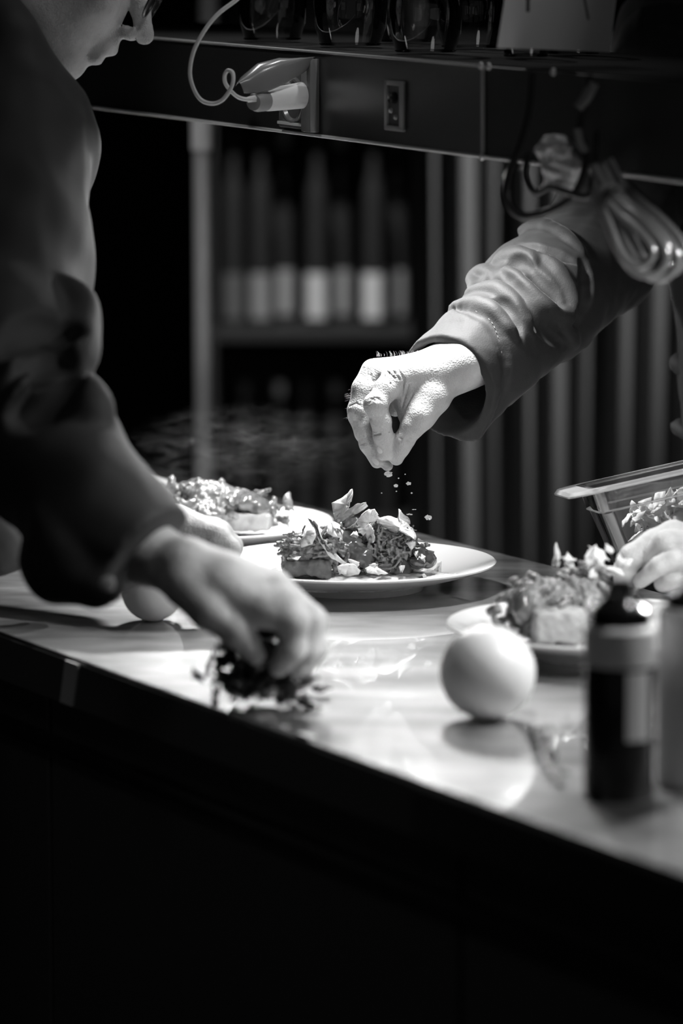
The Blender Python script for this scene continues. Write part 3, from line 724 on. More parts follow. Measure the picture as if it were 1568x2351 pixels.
def rough_dish(name, label, slabc, slabh, rz, mounds, m_meat, nst, seed, slabm, pud=None, flk=None, sauce=None, dspread=(.02, .012, .008)):
    t = thing(name, label, 'food'); rnd = random.Random(seed)
    if slabc is not None:
        sd = SD(); sd.box(slabc, slabh, Euler((0, 0, rz)).to_matrix(), .004); sd_obj('toast', sd, .0015, slabm, t, lambda P: .0014 * nz(P, 200, seed))
    sd = SD()
    for c, r in mounds: sd.ell(c, r, k=.006)
    strands(sd, [c for c, r in mounds], nst // 2, rnd, (.007, .018), (.0020, .0048), .0016, dspread, .8)
    sd_obj('pulled_meat', sd, .0013, m_meat, t, lambda P: .0014 * nz(P, 350, seed), 0)
    if sauce:
        sd = SD()
        for c, r in sauce: sd.ell(c, r, k=.005)
        sd_obj('sauce', sd, .0014, M['sauce_grey'], t, lambda P: .0016 * nz(P, 200, seed + 1))
    if pud: puddle('risotto', *pud[:3], seed, t, M['puree'], .005, pud[3])
    if flk:
        for i in range(flk[0]):
            rflake(t, Vector(flk[1]) + Vector((rnd.gauss(0, 1) * flk[2][0], rnd.gauss(0, 1) * flk[2][1], abs(rnd.gauss(0, 1)) * flk[2][2])), rnd.uniform(.006, .014), rnd)
    return t
B = lambda x, y, d: D(x, y, d)
rough_dish('plated_meat_toast', 'glossy glazed meat on a pale toast slab behind the left cook\'s hands', B(540, 1192, 4.03), (.037, .026, .0085), -.06,
   [(B(456, 1145, 4.06), (.020, .022, .018)), (B(480, 1145, 4.03), (.03, .022, .018)), (B(530, 1155, 4.03), (.03, .02, .015)), (B(580, 1170, 4.04), (.02, .02, .011)), (B(470, 1180, 4.0), (.03, .016, .012))],
   M['meat_pale'], 230, 21, M['toast_pale'], (cBack + Vector((.01, -.03, 0)), .092, .045, 0), None,
   [(B(450, 1122, 4.05), (.018, .018, .010)), (B(560, 1152, 4.02), (.018, .018, .010)), (B(595, 1165, 4.02), (.012, .018, .010))], (.024, .012, .009))
rough_dish('plated_meat_toast', 'glossy meat heap farthest left, half hidden by the dark sleeve', None, None, 0,
   [(B(385, 1140, 4.25), (.018, .018, .012)), (B(350, 1138, 4.25), (.02, .018, .012)), (B(320, 1150, 4.25), (.03, .02, .014))], M['meat_pale'], 90, 22, M['toast_pale'], None, None, None, (.02, .012, .006))
rough_dish('plated_meat_toast', 'blurred meat toast with pale crisp topping on the right-hand plate', B(1282, 1435, 3.36), (.022, .02, .013), .1,
   [(B(1215, 1400, 3.38), (.014, .02, .024)), (B(1255, 1370, 3.40), (.02, .02, .016)), (B(1310, 1370, 3.42), (.03, .02, .016)), (B(1360, 1360, 3.44), (.02, .02, .016)), (B(1330, 1410, 3.42), (.03, .02, .02))],
   M['meat'], 240, 23, M['toast_pale'], (cRight + Vector((-.03, -.02, 0)), .075, .045, 0), (26, B(1345, 1318, 3.43), (.014, .008, .008)),
   [(B(1200, 1395, 3.37), (.009, .016, .016))], (.02, .012, .011))
# falling crumbs
for k, (x, y, s_, fl) in enumerate([(892, 1088, .0042, 1), (909, 1115, .0022, 1), (938, 1110, .0026, 1), (983, 1188, .0036, 1), (940, 1181, .0032, .15), (951, 1170, .0022, .15), (876, 1132, .0008, 1), (910, 1128, .0008, 1), (945, 1132, .001, 1), (915, 1098, .0008, 1), (930, 1089, .0008, 1)]):
    rnd = random.Random(k + 40); c = D(x, y, 3.755); n = 5; pts = []
    for i in range(n):
        a = 2 * math.pi * i / n + .5; pts.append(c + Vector((math.cos(a) * s_, rnd.uniform(-.3, .3) * s_, math.sin(a) * s_ * (.75 if fl == 1 else .18))))
    o = flake(None, pts, 0, M['flake'], s_ * .2, 'falling_flake', s_ * .15, rnd); o.data.polygons.foreach_set('use_smooth', [False] * len(o.data.polygons))
    tag(o, ['largest crumb, falling just below the fingertips', 'small crumb below and right of the largest falling crumb', 'pale crumb right of centre in the falling shower, level with the flake tips', 'square flake lowest and farthest right in the air',
        'thin sliver seen edge-on, left of the square falling flake', 'thin sliver just above the edge-on sliver beside the plated food', 'tiny speck lowest at the left of the falling crumbs', 'tiny speck in the middle of the falling crumbs, under the small crumb',
        'tiny speck at the right below the pale falling crumb', 'tiny speck between the largest crumb and the small one below', 'tiny speck highest and right of the fingertips'][k], 'crumb', 'crumbs falling from the fingers')

# ------------------------------------------------------------------ round onions, herbs, bottles
def onion(px, py_bottom, rpx, label):
    base = T(px, py_bottom, ZT); dist = (base - Vector((0, 0, CAMZ))).length; r = rpx * dist / FPX
    c = base + Vector((0, r * .2, r * .985)); t = thing('round_onion', label, 'onion', 'round pale onions on the counter'); t.location = c
    V = []; mb = MB(); pr = []
    for i in range(33):
        a = math.pi * i / 32; q = r; pr.append((q * math.sin(a) * 1.0, -q * math.cos(a) * .985))
    mb.lathe(pr, 48); mb.build('onion_body', M['ball'], t)
    mb = MB(); mb.lathe([(0, -r * .99), (r * .10, -r * .98), (r * .12, -r * .955), (0, -r * .94)], 16, (0, 0, 0), Euler((0, .9, .2)).to_matrix()); mb.build('root_end', M['toast'], t)
    return c, r
onion(1120, 1655, 110, 'large pale round onion in the foreground, left of the dark bottle')
onion(350, 1428, 71, 'smaller round onion half hidden behind the left cook\'s wrist')
rnd = random.Random(77)
hb = thing('herb_bunch', 'dark leafy herb bunch pinched under the left cook\'s near hand', 'herbs')
hc = T(585, 1590, ZT + .012)
core = SD()
for k in range(24):
    q = T(592, 1585, ZT + .012) + Vector((rnd.gauss(0, .012), rnd.gauss(0, .012), rnd.uniform(.0, .048))); core.ell(q, (rnd.uniform(.008, .015), rnd.uniform(.008, .014), rnd.uniform(.006, .011)), k=.002)
sd_obj('leaf_head', core, .0016, M['herb'], hb, lambda P: .002 * nz(P, 190, 31))
for i in range(90):
    q = hc + Vector((rnd.gauss(0, .020), rnd.gauss(0, .018), abs(rnd.gauss(.010, .018))))
    rflake(hb, q, rnd.uniform(.006, .013), rnd, M['herb'], 'leaf')
for i in range(14):
    a = hc + Vector((rnd.gauss(0, .014), rnd.gauss(0, .012), .002)); b = a + Vector((rnd.uniform(-.02, .04), rnd.uniform(-.02, .02), rnd.uniform(.0, .03)))
    mb = MB(); mb.tube([a, a.lerp(b, .5) + Vector((.002, 0, .002)), b], .0012, 6); mb.build('stem', M['herb'], hb)
for i in range(8):
    rflake(hb, T(700 + rnd.uniform(-40, 50), 1600 + rnd.uniform(-22, 22), ZT + .006), rnd.uniform(.008, .014), rnd, M['herb'], 'leaf')
sp = thing('dark_streak', 'thin dark streak, built as a sprig, on the counter right of the large onion', 'herbs')  # stem and leaves added for a dark reflection in the steel
pts = [T(1215, 1668, ZT + .003), T(1240, 1720, ZT + .004), T(1262, 1765, ZT + .003), T(1288, 1800, ZT + .003)]
mb = MB(); mb.tube(spline(pts, 5), .002, 8); mb.build('stem', M['herb'], sp)
for i in range(9):
    rflake(sp, pts[0].lerp(pts[3], .1 + .1 * i) + Vector((rnd.uniform(-.006, .006), rnd.uniform(-.01, .01), .003)), .007, rnd, M['herb'], 'leaf')
def front_bottle(px, py, wpx, hpx, kind):
    base = T(px, py, ZT); dist = base.y; s_ = dist / FPX; r = wpx / 2 * s_; h = hpx * s_
    if kind == 0:
        t = thing('sauce_bottle', 'blurred dark bottle with white collar at front right', 'bottle')
        t.location = base
        mb = MB(); mb.lathe([(0, 0), (r * .94, 0), (r, .003), (r, h * .64), (r * .98, h * .66), (0, h * .66)], 40); mb.build('bottle_body', M['bottle_dark'], t)
        mb = MB(); mb.lathe([(0, h * .655), (r * 1.02, h * .655), (r * 1.03, h * .67), (r * 1.02, h * .83), (r * .9, h * .85), (0, h * .85)], 40); mb.build('collar', M['bottle_wht'], t)['label'] = 'broad white collar'
        mb = MB(); mb.lathe([(0, h * .85), (r * .88, h * .85), (r * .85, h * .93), (r * .45, h * .98), (r * .3, h * 1.06), (0, h * 1.06)], 32); mb.build('cap', M['black_gloss'], t)
        b = len(mb.v); mb = MB(); n = 10; vs = []
        for i in range(n + 1):
            a = math.radians(-83 + 42 * i / n)
            for z in (h * .30, h * .64): vs.append((math.cos(a) * (r + .0006), math.sin(a) * (r + .0006), z))
        fs = [(2 * i, 2 * i + 2, 2 * i + 3, 2 * i + 1) for i in range(n)]; mb.add(vs, fs); mb.build('paper_label', M['glaze'], t)
    else:
        t = thing('squeeze_bottle', 'blurred pale squeeze bottle cut off by the right edge of the picture', 'bottle')
        t.location = base
        mb = MB(); mb.lathe([(0, 0), (r * .94, 0), (r, .004), (r, h * .82), (r * .9, h * .86), (0, h * .86)], 40); mb.build('bottle_body', M['bottle_pale'], t)
        mb = MB(); mb.lathe([(0, h * .86), (r * .8, h * .86), (r * .78, h * .93), (r * .3, h * .97), (r * .15, h * 1.08), (0, h * 1.08)], 32); mb.build('nozzle_cap', M['black_gloss'], t)
front_bottle(1420, 1828, 166, 480, 0)
front_bottle(1592, 1800, 176, 490, 1)

# ------------------------------------------------------------------ clear container with flakes
O = D(1362, 1122, 3.66); X = Vector((math.cos(.215), .06, math.sin(.215))).normalized()
Yv = Vector((-.03, 1, -.10)); Yv = (Yv - X * Yv.dot(X)).normalized(); Z = X.cross(Yv).normalized()
def L3(x, y, z): return O + X * x + Yv * y + Z * z
cn = thing('food_container', 'clear plastic food container tilted at the right edge, filled with crisp flakes', 'container')
def rrect(x0, x1, y0, y1, r, z, n=5):
    out = []
    for cx, cy, a0 in ((x1 - r, y0 + r, -90), (x1 - r, y1 - r, 0), (x0 + r, y1 - r, 90), (x0 + r, y0 + r, 180)):
        for i in range(n + 1):
            a = math.radians(a0 + 90 * i / n); out.append(L3(cx + r * math.cos(a), cy + r * math.sin(a), z))
    return out
Wd, Dp = .165, .15
def loft(mb, rings, cap0=False):
    b = len(mb.v); n = len(rings[0])
    for r in rings: mb.v += r
    for i in range(len(rings) - 1):
        for j in range(n): k = (j + 1) % n; mb.f.append([b + i * n + j, b + i * n + k, b + (i + 1) * n + k, b + (i + 1) * n + j])
    if cap0: mb.f.append([b + j for j in range(n)][::-1])
def ins(d, z, r=.018): return rrect(d, Wd - d, d, Dp - d, r, z)
mb = MB(); loft(mb, [ins(.022, -.092), ins(.019, -.095), ins(.016, -.088), ins(.0045, -.026), ins(.002, -.0235), ins(0, -.003), ins(.0, 0), ins(.002, 0), ins(.002, -.003), ins(.004, -.022), ins(.0065, -.026), ins(.018, -.088), ins(.022, -.092)])
mb.f.append(list(range(24))[::-1]); mb.build('tub', M['plastic'], cn)
mb = MB(); loft(mb, [rrect(-.003, Wd + .003, -.003, Dp + .003, .02, .0), rrect(-.021, Wd + .021, -.014, Dp + .014, .024, .0), rrect(-.024, Wd + .024, -.016, Dp + .016, .025, -.003), rrect(-.024, Wd + .024, -.016, Dp + .016, .025, -.0045), rrect(-.021, Wd + .021, -.014, Dp + .014, .024, -.0025), rrect(0, Wd, 0, Dp, .018, -.003)])
mb.build('rim', M['plastic_edge'], cn)
mb = MB(); r_ = ins(.0025, -.0235); mb.tube(r_ + [r_[0]], .0012, 8); mb.build('step_ridge', M['plastic_edge'], cn)
for cx, cy in ((0, 0), (Wd, 0), (Wd, Dp), (0, Dp)):
    def cq(ins_, z): return L3(cx + (ins_ + .004 if cx == 0 else -ins_ - .004), cy + (ins_ + .004 if cy == 0 else -ins_ - .004), z)
    mb = MB(); mb.tube([cq(.001, -.004), cq(.0035, -.023)], .0045, 10); mb.tube([cq(.0055, -.025), cq(.019, -.090)], .0045, 10)
    mb.build('corner_edge', M['plastic_edge'], cn)  # corner tubes added so the wall edges look lit
rnd = random.Random(8); tmp = []
for i in range(220):
    z = rnd.uniform(-.083, -.033) + .010 * rnd.random()
    d = .02 + .012 * (-z / .09)
    o = rflake(None, L3(rnd.uniform(d + .010, Wd - d - .010), d + .012 + rnd.random() * (Dp - 2 * d - .024) * (.3 if i % 2 else 1), z), rnd.uniform(.009, .016), rnd, M['flake'], 'crisp_flakes'); tmp.append(o)
bm = bmesh.new()
for o in tmp: bm.from_mesh(o.data)
first = tmp[0]; bm.to_mesh(first.data); bm.free(); first.data.polygons.foreach_set('use_smooth', [True] * len(first.data.polygons))
for o in tmp[1:]: bpy.data.objects.remove(o)
tag(first, 'heap of pale shaved crisp flakes inside the clear container', 'flakes', None, 'stuff')

# ------------------------------------------------------------------ right cook
cs = .2551
def H(x, y, dz, base=3.765): return D(780 + x * cs, 750 + y * cs, base + dz / 1000)
def R_(px): return px * .105 / 1000 * 1.0
hand = SD()
# forearm and wrist
hand.chain([H(1500, 150, 30), H(1130, 300, 12), H(930, 385, 4), H(800, 420, 2)], [.031, .0245, .0225, .019], .012)
hand.cap(H(1130, 330, -5), H(900, 430, -6), .0235, .021, .012)
# palm
for (x, y, dz, r) in ((500, 455, -20, 117), (400, 400, -4, 108), (320, 385, 12, 102), (285, 420, 28, 92)):
    hand.cap(H(860, 400, dz * .5), H(x, y, dz), R_(165), R_(r), .008)
hand.cap(H(640, 400, -14), H(640, 430, 20), R_(120), R_(110), .010)
# hypothenar and palm on the far side
hand.cap(H(840, 520, 18), H(450, 560, 30), R_(120), R_(90), .008)
# thumb
hand.chain([H(900, 520, -8), H(850, 640, -16), H(735, 800, -22), H(655, 900, -22)], [R_(135), R_(128), R_(112), R_(100)], .010)
hand.chain([H(655, 900, -22), H(580, 1020, -19), H(550, 1090, -15), H(510, 1185, -9)], [R_(100), R_(88), R_(76), R_(64)], .004)
# web between thumb and index
hand.cap(H(760, 640, -14), H(600, 540, -14), R_(95), R_(80), .014)
hand.cap(H(690, 740, -16), H(610, 620, -12), R_(60), R_(50), .014)
hand.cap(H(640, 560, -6), H(560, 700, -4), R_(90), R_(75), .014)
hand.cap(H(560, 560, 6), H(500, 740, 12), R_(110), R_(70), .010)
hand.cap(H(600, 520, -16), H(585, 800, -14), R_(60), R_(45), .010)
# index
hand.chain([H(520, 460, -20), H(420, 560, -25), H(325, 705, -30)], [R_(116), R_(104), R_(96)], .005)
hand.chain([H(325, 715, -30), H(372, 850, -26), H(388, 975, -21), H(405, 1130, -13)], [R_(96), R_(88), R_(84), R_(76)], .004)
hand.ell(H(322, 690, -33), (R_(95), .008, R_(88)), k=.006)
# middle
hand.chain([H(300, 400, -4), H(215, 560, -8), H(165, 745, -11)], [R_(112), R_(100), R_(92)], .005)
hand.chain([H(165, 760, -11), H(215, 920, -9), H(258, 1060, -7), H(335, 1215, -4)], [R_(92), R_(84), R_(76), R_(60)], .004)
# ring
hand.chain([H(300, 420, 12), H(200, 600, 12), H(160, 800, 10)], [R_(100), R_(92), R_(84)], .004)
hand.chain([H(160, 800, 10), H(215, 960, 8), H(290, 1100, 4), H(430, 1250, 0)], [R_(86), R_(78), R_(68), R_(50)], .003)
# little finger, curled behind
hand.chain([H(330, 460, 28), H(260, 640, 30), H(300, 800, 27), H(370, 930, 20)], [R_(88), R_(78), R_(70), R_(58)], .003)
# creases across joints and the wrist
def crease(a, b, r, k=.0009):
    pa, pb = hand.hit(*a, 3.6, 3.9), hand.hit(*b, 3.6, 3.9); hand.cap(pa, pb, r, r, k, True)
def cc(x, y): return (780 + x * cs, 750 + y * cs)
CR = [((268, 655), (330, 640), .0006), ((330, 640), (375, 670), .0006), ((262, 690), (300, 660), .0005), ((300, 660), (352, 672), .0005), ((300, 975), (360, 965), .0007), ((360, 965), (455, 945), .0007),
      ((430, 405), (500, 470), .0007), ((480, 400), (540, 480), .0007), ((530, 390), (570, 470), .0006), ((400, 440), (460, 520), .0005), ((580, 470), (560, 620), .0009), ((620, 520), (560, 720), .0010), ((660, 600), (590, 740), .0007),
      ((520, 960), (640, 1010), .0006), ((540, 1000), (620, 1040), .0006), ((85, 720), (150, 690), .0005), ((150, 690), (200, 720), .0005), ((190, 1060), (240, 1040), .0005), ((275, 430), (300, 500), .0006)]
for a, b, r in CR: crease(cc(*a), cc(*b), r)
# container hand (left hand)
def K6(x, y, d): return D(980 + x * .404, 1000 + y * .404, d)
h2 = SD()
h2.chain([K6(2100, 700, 3.58), K6(1850, 700, 3.56), K6(1640, 690, 3.56)], [.034, .029, .026], .01)
for y0, y1, dd in ((560, 545, -.01), (610, 600, -.02), (680, 680, -.018), (760, 770, -.01)):
    h2.cap(K6(1640, 690, 3.56), K6(1400, y0, 3.555 + dd), .021, .0125, .008)
h2.chain([K6(1400, 560, 3.55), K6(1290, 610, 3.54), K6(1165, 690, 3.535), K6(1120, 770, 3.54), K6(1118, 860, 3.56)], [.0125, .0120, .0112, .0100, .0085], .003)
h2.chain([K6(1440, 620, 3.53), K6(1360, 610, 3.52), K6(1290, 690, 3.53), K6(1285, 760, 3.55)], [.0125, .0115, .0105, .009], .002)
h2.chain([K6(1460, 720, 3.52), K6(1400, 700, 3.51), K6(1320, 740, 3.51), K6(1215, 825, 3.53)], [.0115, .0100, .0085, .0068], .002)
h2.chain([K6(1480, 800, 3.53), K6(1400, 800, 3.52), K6(1340, 840, 3.54)], [.0105, .0095, .0080], .002)
# body, coarse, under the clothes
def P3(x, y, d): return D(x, y, d)
SH = P3(1600, 90, 4.20); EL = P3(1385, 620, 3.98); WR = P3(1080, 825, 3.79)
SH2 = SH + Vector((.36, -.12, .0)); PEL = Vector((SH.x + .26, 4.30, .98)); CH = (SH + SH2) / 2 + Vector((.0, .02, -.12)); NK = (SH + SH2) / 2 + Vector((-.02, -.03, .05))
HD = NK + Vector((-.05, -.06, .16))
body = SD()
body.cap(PEL, CH, .12, .12, .05); body.ell(PEL, (.15, .11, .12), k=.05); body.cap(CH, NK, .08, .055, .03); body.cap(NK, NK + Vector((-.02, -.03, .07)), .054, .05, .02)
body.cap(SH, CH, .06, .1, .04); body.cap(SH2, CH, .06, .1, .04)
body.chain([SH, EL, WR], [.052, .038, .028], .02)
EL2 = K6(3000, 500, 3.85); body.chain([SH2, EL2, K6(2080, 700, 3.58)], [.052, .040, .034], .02)
for sx in (-.09, .09):
    q = PEL + Vector((sx, 0, -.08)); body.chain([q, q + Vector((0, -.02, -.42)), q + Vector((0, 0, -.84)), q + Vector((0, -.10, -.86))], [.085, .056, .04, .03], .02)
def head_sd(sd, c, f, u, s, sc_=1.0):
    Rm = Matrix((s, f, u)).transposed(); q = lambda a, b, c2=0: c + f * a * sc_ + u * b * sc_ + s * c2 * sc_
    sd.ell(q(-.012, .035), (.074 * sc_, .092 * sc_, .088 * sc_), Rm, k=.01)       # skull
    sd.ell(q(.030, -.035), (.056 * sc_, .060 * sc_, .075 * sc_), Rm, k=.02)       # face
    sd.ell(q(.058, -.098), (.022 * sc_, .020 * sc_, .018 * sc_), Rm, k=.018)      # chin
    for e in (-1, 1):
        sd.cap(q(-.01, -.055, .05 * e), q(.05, -.092, .02 * e), .018 * sc_, .016 * sc_, .02)   # jaw
        sd.ell(q(.062, -.028, .036 * e), (.018 * sc_, .018 * sc_, .016 * sc_), Rm, k=.014)       # cheekbone
        sd.ell(q(.086, .0, .032 * e), (.014 * sc_, .010 * sc_, .010 * sc_), Rm, k=.006, sub=True) # socket
        sd.ell(q(.072, .0, .031 * e), (.0125 * sc_, .0125 * sc_, .0125 * sc_), Rm, k=.003)       # eyeball under lids
        sd.ell(q(-.012, -.012, .073 * e), (.006 * sc_, .018 * sc_, .031 * sc_), Rm, k=.004)      # ear
        sd.ell(q(-.004, -.010, .079 * e), (.004 * sc_, .009 * sc_, .015 * sc_), Rm, k=.003, sub=True)
        sd.ell(q(.101, -.040, .012 * e), (.0075 * sc_, .010 * sc_, .0075 * sc_), Rm, k=.004)     # nostril wings
    sd.cap(q(.082, .022, .02), q(.082, .022, -.02), .010 * sc_, .010 * sc_, .012)              # brow
    sd.chain([q(.086, .012), q(.102, -.015), q(.116, -.034)], [.0075 * sc_, .009 * sc_, .0105 * sc_], .006)   # nose
    sd.cap(q(.090, -.056, .008), q(.094, -.064, .0), .009 * sc_, .007 * sc_, .008)
    sd.cap(q(.086, -.066, .016), q(.086, -.066, -.016), .0075 * sc_, .0075 * sc_, .004)         # upper lip
    sd.cap(q(.083, -.078, .014), q(.083, -.078, -.014), .0078 * sc_, .0078 * sc_, .004)         # lower lip
    sd.cap(q(.096, -.0715, .022), q(.096, -.0715, -.022), .0016 * sc_, .0016 * sc_, .002, True)
    for e in (-1, 1): sd.cap(q(.112, -.046, .0065 * e), q(.106, -.036, .006 * e), .0030 * sc_, .0015 * sc_, .0015, True)
head_sd(body, HD, Vector((-.72, -.5, -.48)).normalized(), Vector((-.40, -.28, .87)).normalized(), Vector((.57, -.82, 0)).normalized())
rc = sd_obj('person', body, .0055, M['skin'])
tag(rc, 'cook in black at right, sleeve entering from the upper right, sprinkling flakes with one hand', 'person')
merge_mesh(rc, sd_obj('person', hand, .00085, M['skin'], None, None, 1))
merge_mesh(rc, sd_obj('person', h2, .0014, M['skin'], None, None, 1))
hr = SD(); fH = Vector((-.72, -.5, -.48)).normalized(); uH = Vector((-.40, -.28, .87)).normalized(); sH = fH.cross(uH)
hr.ell(HD - fH * .03 + uH * .05, (.082, .09, .082), Matrix((sH, fH, uH)).transposed(), k=.01); sd_obj('hair', hr, .005, M['hair'], rc, lambda P: .004 * nz(P, 120, 2))
# fingernail and fine hair on the sharp hand
nc = hand.hit(780 + 362 * cs, 750 + 1105 * cs, 3.6, 3.9)
nd = SD(); nd.ell(nc + Vector((0, .0004, 0)), (.0030, .0012, .0042), Euler((.0, -.25, .0)).to_matrix(), k=.001); sd_obj('fingernail', nd, .0004, M['nail'], rc)
nc = hand.hit(780 + 318 * cs, 750 + 1200 * cs, 3.6, 3.9)
nd = SD(); nd.ell(nc + Vector((0, .0006, 0)), (.0030, .0012, .0058), Euler((.0, -.5, .0)).to_matrix(), k=.001); sd_obj('fingernail', nd, .0004, M['nail'], rc)
rnd = random.Random(6); mb = MB()
for i in range(80):
    if i < 50: x = rnd.uniform(330, 690); y = 262 - .02 * (x - 330); dirx, diry = -.5, -1
    else: x = rnd.uniform(75, 120); y = rnd.uniform(560, 820); dirx, diry = -1, .5
    a = H(x, y + 6, rnd.uniform(-4, 10)); l = rnd.uniform(18, 46); b = H(x + dirx * l * rnd.uniform(.4, 1.2), y + diry * l, 0 + rnd.uniform(-4, 8))
    mb.tube([a, a.lerp(b, .5) + Vector((.0006, 0, .0003)), b], [.00009, .00007, .00003], 4)
for i in range(160):   # on the wrist
    pa = (rnd.uniform(700, 1080), rnd.uniform(200, 520)); a = hand.hit(780 + pa[0] * cs, 750 + pa[1] * cs, 3.6, 3.9, 260)
    b = a + Vector((-.0022, -.0008, -.0015)) * rnd.uniform(.6, 1.4)
    mb.tube([a, b], [.00007, .00003], 4)
o = mb.build('fine_hair', M['hairfine'], rc); o['kind'] = 'stuff'
# sleeve
sl = SD()
A0 = D(1005, 905, 3.765); A1 = D(1118, 808, 3.80); A2 = D(1238, 690, 3.87); A3 = D(1375, 580, 3.97)
sl.chain([A0, A1, A2, A3], [.050, .051, .061, .060], .01)
sl.chain([A3, D(1450, 400, 4.06), SH + Vector((0, 0, 0))], [.058, .068, .078], .02)
for px in (((1024, 706), (1075, 706), (1125, 738), (1152, 812), (1150, 880)),):      # cuff seam as a rise
    pass
base_ops = list(sl.ops); bs = SD(); bs.ops = base_ops
def fold(sd, base, pts, r, k, sub, lo, hi, sink):
    q = []
    for x, y in pts:
        p = base.hit(x, y, lo, hi, 600); q.append(p + Vector((0, r * sink, 0)))
    q = spline(q, 4); n = len(q) - 1
    for i in range(n):
        w0 = .45 + .55 * math.sin(math.pi * i / n); w1 = .45 + .55 * math.sin(math.pi * (i + 1) / n)
        sd.cap(q[i], q[i + 1], r * w0, r * w1, k, sub)
def ridge(pts, r): fold(sl, bs, pts, r * .8, .005, False, 3.5, 4.3, .25)
def groove(pts, r): fold(sl, bs, pts, r, .006, True, 3.5, 4.3, -.35)
ridge([(1140, 602), (1160, 588), (1190, 584), (1216, 592), (1224, 612)], .009)
groove([(1158, 612), (1190, 604), (1216, 618)], .006)
ridge([(1205, 572), (1262, 598), (1298, 645), (1316, 695), (1310, 724), (1288, 722), (1250, 694), (1205, 650), (1165, 618)], .009)
groove([(1215, 622), (1250, 655), (1285, 700)], .007)
groove([(1150, 628), (1200, 690), (1250, 745), (1300, 790)], .010)
ridge([(1085, 665), (1088, 640), (1108, 622), (1126, 628)], .008)
groove([(1100, 655), (1112, 642)], .005)
ridge([(1075, 672), (1125, 662), (1165, 680), (1192, 712), (1214, 748)], .010)
groove([(1110, 690), (1150, 700), (1180, 740), (1190, 775)], .007)
ridge([(1035, 706), (1085, 694), (1132, 712), (1165, 748), (1186, 780)], .008)
ridge([(1195, 530), (1245, 520), (1300, 548), (1335, 580)], .010)
groove([(1190, 562), (1250, 575), (1320, 600)], .005)
ridge([(1285, 740), (1308, 768), (1322, 792)], .007)
groove([(1340, 600), (1345, 680), (1320, 740)], .008)
groove([(1028, 712), (1078, 714), (1130, 744), (1158, 812), (1158, 900), (1120, 985)], .0025)
# cuff opening: cut with a slanted plane and hollow it
c0 = D(1012, 900, 3.765)
axis = (A1 - A0).normalized(); nrm = (-axis + Vector((-.10, -.62, .10))).normalized()
sl.cap(D(1075, 985, 3.775), D(1080, 940, 3.78), .012, .02, .02)
sl.plane(D(1018, 850, 3.765), nrm)
hollow = SD()
sl.cap(D(960, 935, 3.755), A0.lerp(A1, .75), .050, .036, .003, True)
sleeve = sd_obj('jacket', sl, .0019, M['cloth'], rc, lambda P: .0009 * nz(P, 70, 12), 1)
sleeve['label'] = 'black cotton chef jacket with a loose turned cuff'
tr = SD(); tr.chain([CH, PEL + Vector((0, 0, .05))], [.165, .165], .05); tr.cap(SH, CH, .085, .14, .05); tr.cap(SH2, CH, .085, .14, .05); tr.cap(CH, NK, .1, .07, .03)
tr.chain([SH2, EL2, K6(2060, 700, 3.58)], [.078, .06, .042], .02)
for k in range(14):
    y = 380 + 50 * k; tr.cap(P3(1560 + 60 * (k % 3), y, 4.05), P3(1640 + 40 * (k % 2), y + 70, 4.0), .012, .006, .02)
merge_mesh(sleeve, sd_obj('jacket', tr, .005, M['cloth'], None, lambda P: .004 * nz(P, 30, 3), 1))
tg = SD()
for sx in (-.09, .09):
    q = PEL + Vector((sx, 0, -.06)); tg.chain([q + Vector((0, 0, .06)), q + Vector((0, -.02, -.44)), q + Vector((0, 0, -.84))], [.115, .085, .07], .03)
sd_obj('trousers', tg, .008, M['trousers'], rc)
for sx in (-.09, .09):
    q = PEL + Vector((sx, -.05, 0)); q.z = .045; sdo = SD(); sdo.ell(q, (.048, .13, .045), k=.01); sdo.plane((0, 0, .004), (0, 0, -1)); sd_obj('shoe', sdo, .005, M['black'], rc)
ap = SD(); ap.chain([P3(1790, 600, 4.06), P3(1850, 1000, 4.02)], [.115, .12], .02); sd_obj('apron', ap, .006, M['cloth'], rc, lambda P: .006 * nz(P, 40, 9))
# cuff stitching
q = spline([sl.hit(x, y, 3.5, 4.2, 400) for x, y in ((1092, 714), (1125, 735), (1142, 770), (1152, 812))], 7)
mb = MB()
for i in range(0, len(q) - 1, 2): mb.tube([q[i] - Vector((0, .0006, 0)), q[i].lerp(q[i + 1], .8) - Vector((0, .0006, 0))], .00035, 5)
mb.build('stitching', mat('stitch_thread', .25, .7), sleeve)

# ------------------------------------------------------------------ left cook
lb = SD()
f = Vector((.87, -.04, -.47)).normalized(); u = Vector((.47, .05, .88)); u = (u - f * u.dot(f)).normalized(); s_ = f.cross(u).normalized()
HC = D(350, 92, 3.68) - f * .113 + u * .031
head_sd(lb, HC, f, u, s_, .9)
NB = HC - f * .03 - u * .09
lb.cap(NB, HC - f * .09 - u * .13, .050, .044, .02)
lS = D(-5, 350, 3.57); lE = D(-15, 850, 3.30); lW = D(330, 1265, 3.18)
lT = D(-200, 380, 3.62); lP = Vector((-.62, 3.30, .98))
lb.chain([lT, lP], [.09, .12], .03); lb.cap(lT, HC - f * .09 - u * .13, .06, .042, .02)
lb.chain([lS, lE, lW], [.042, .037, .027], .02)
lS2 = lT + Vector((-.05, .22, .02)); lE2 = D(-60, 850, 3.85); lW2 = D(300, 1190, 3.62)
lb.chain([lS2, lE2, lW2], [.05, .037, .027], .02); lb.cap(lT, lS2, .08, .045, .02)
for sy in (-.1, .1):
    q = lP + Vector((0, sy, -.08)); lb.chain([q, q + Vector((.02, 0, -.42)), q + Vector((0, 0, -.84)), q + Vector((.10, 0, -.86))], [.085, .056, .04, .03], .02)
lc = sd_obj('person', lb, .0032, M['skin'], None, None, 1)
tag(lc, 'cook in black leaning in from the left edge, looking down, hand on dark herbs', 'person')
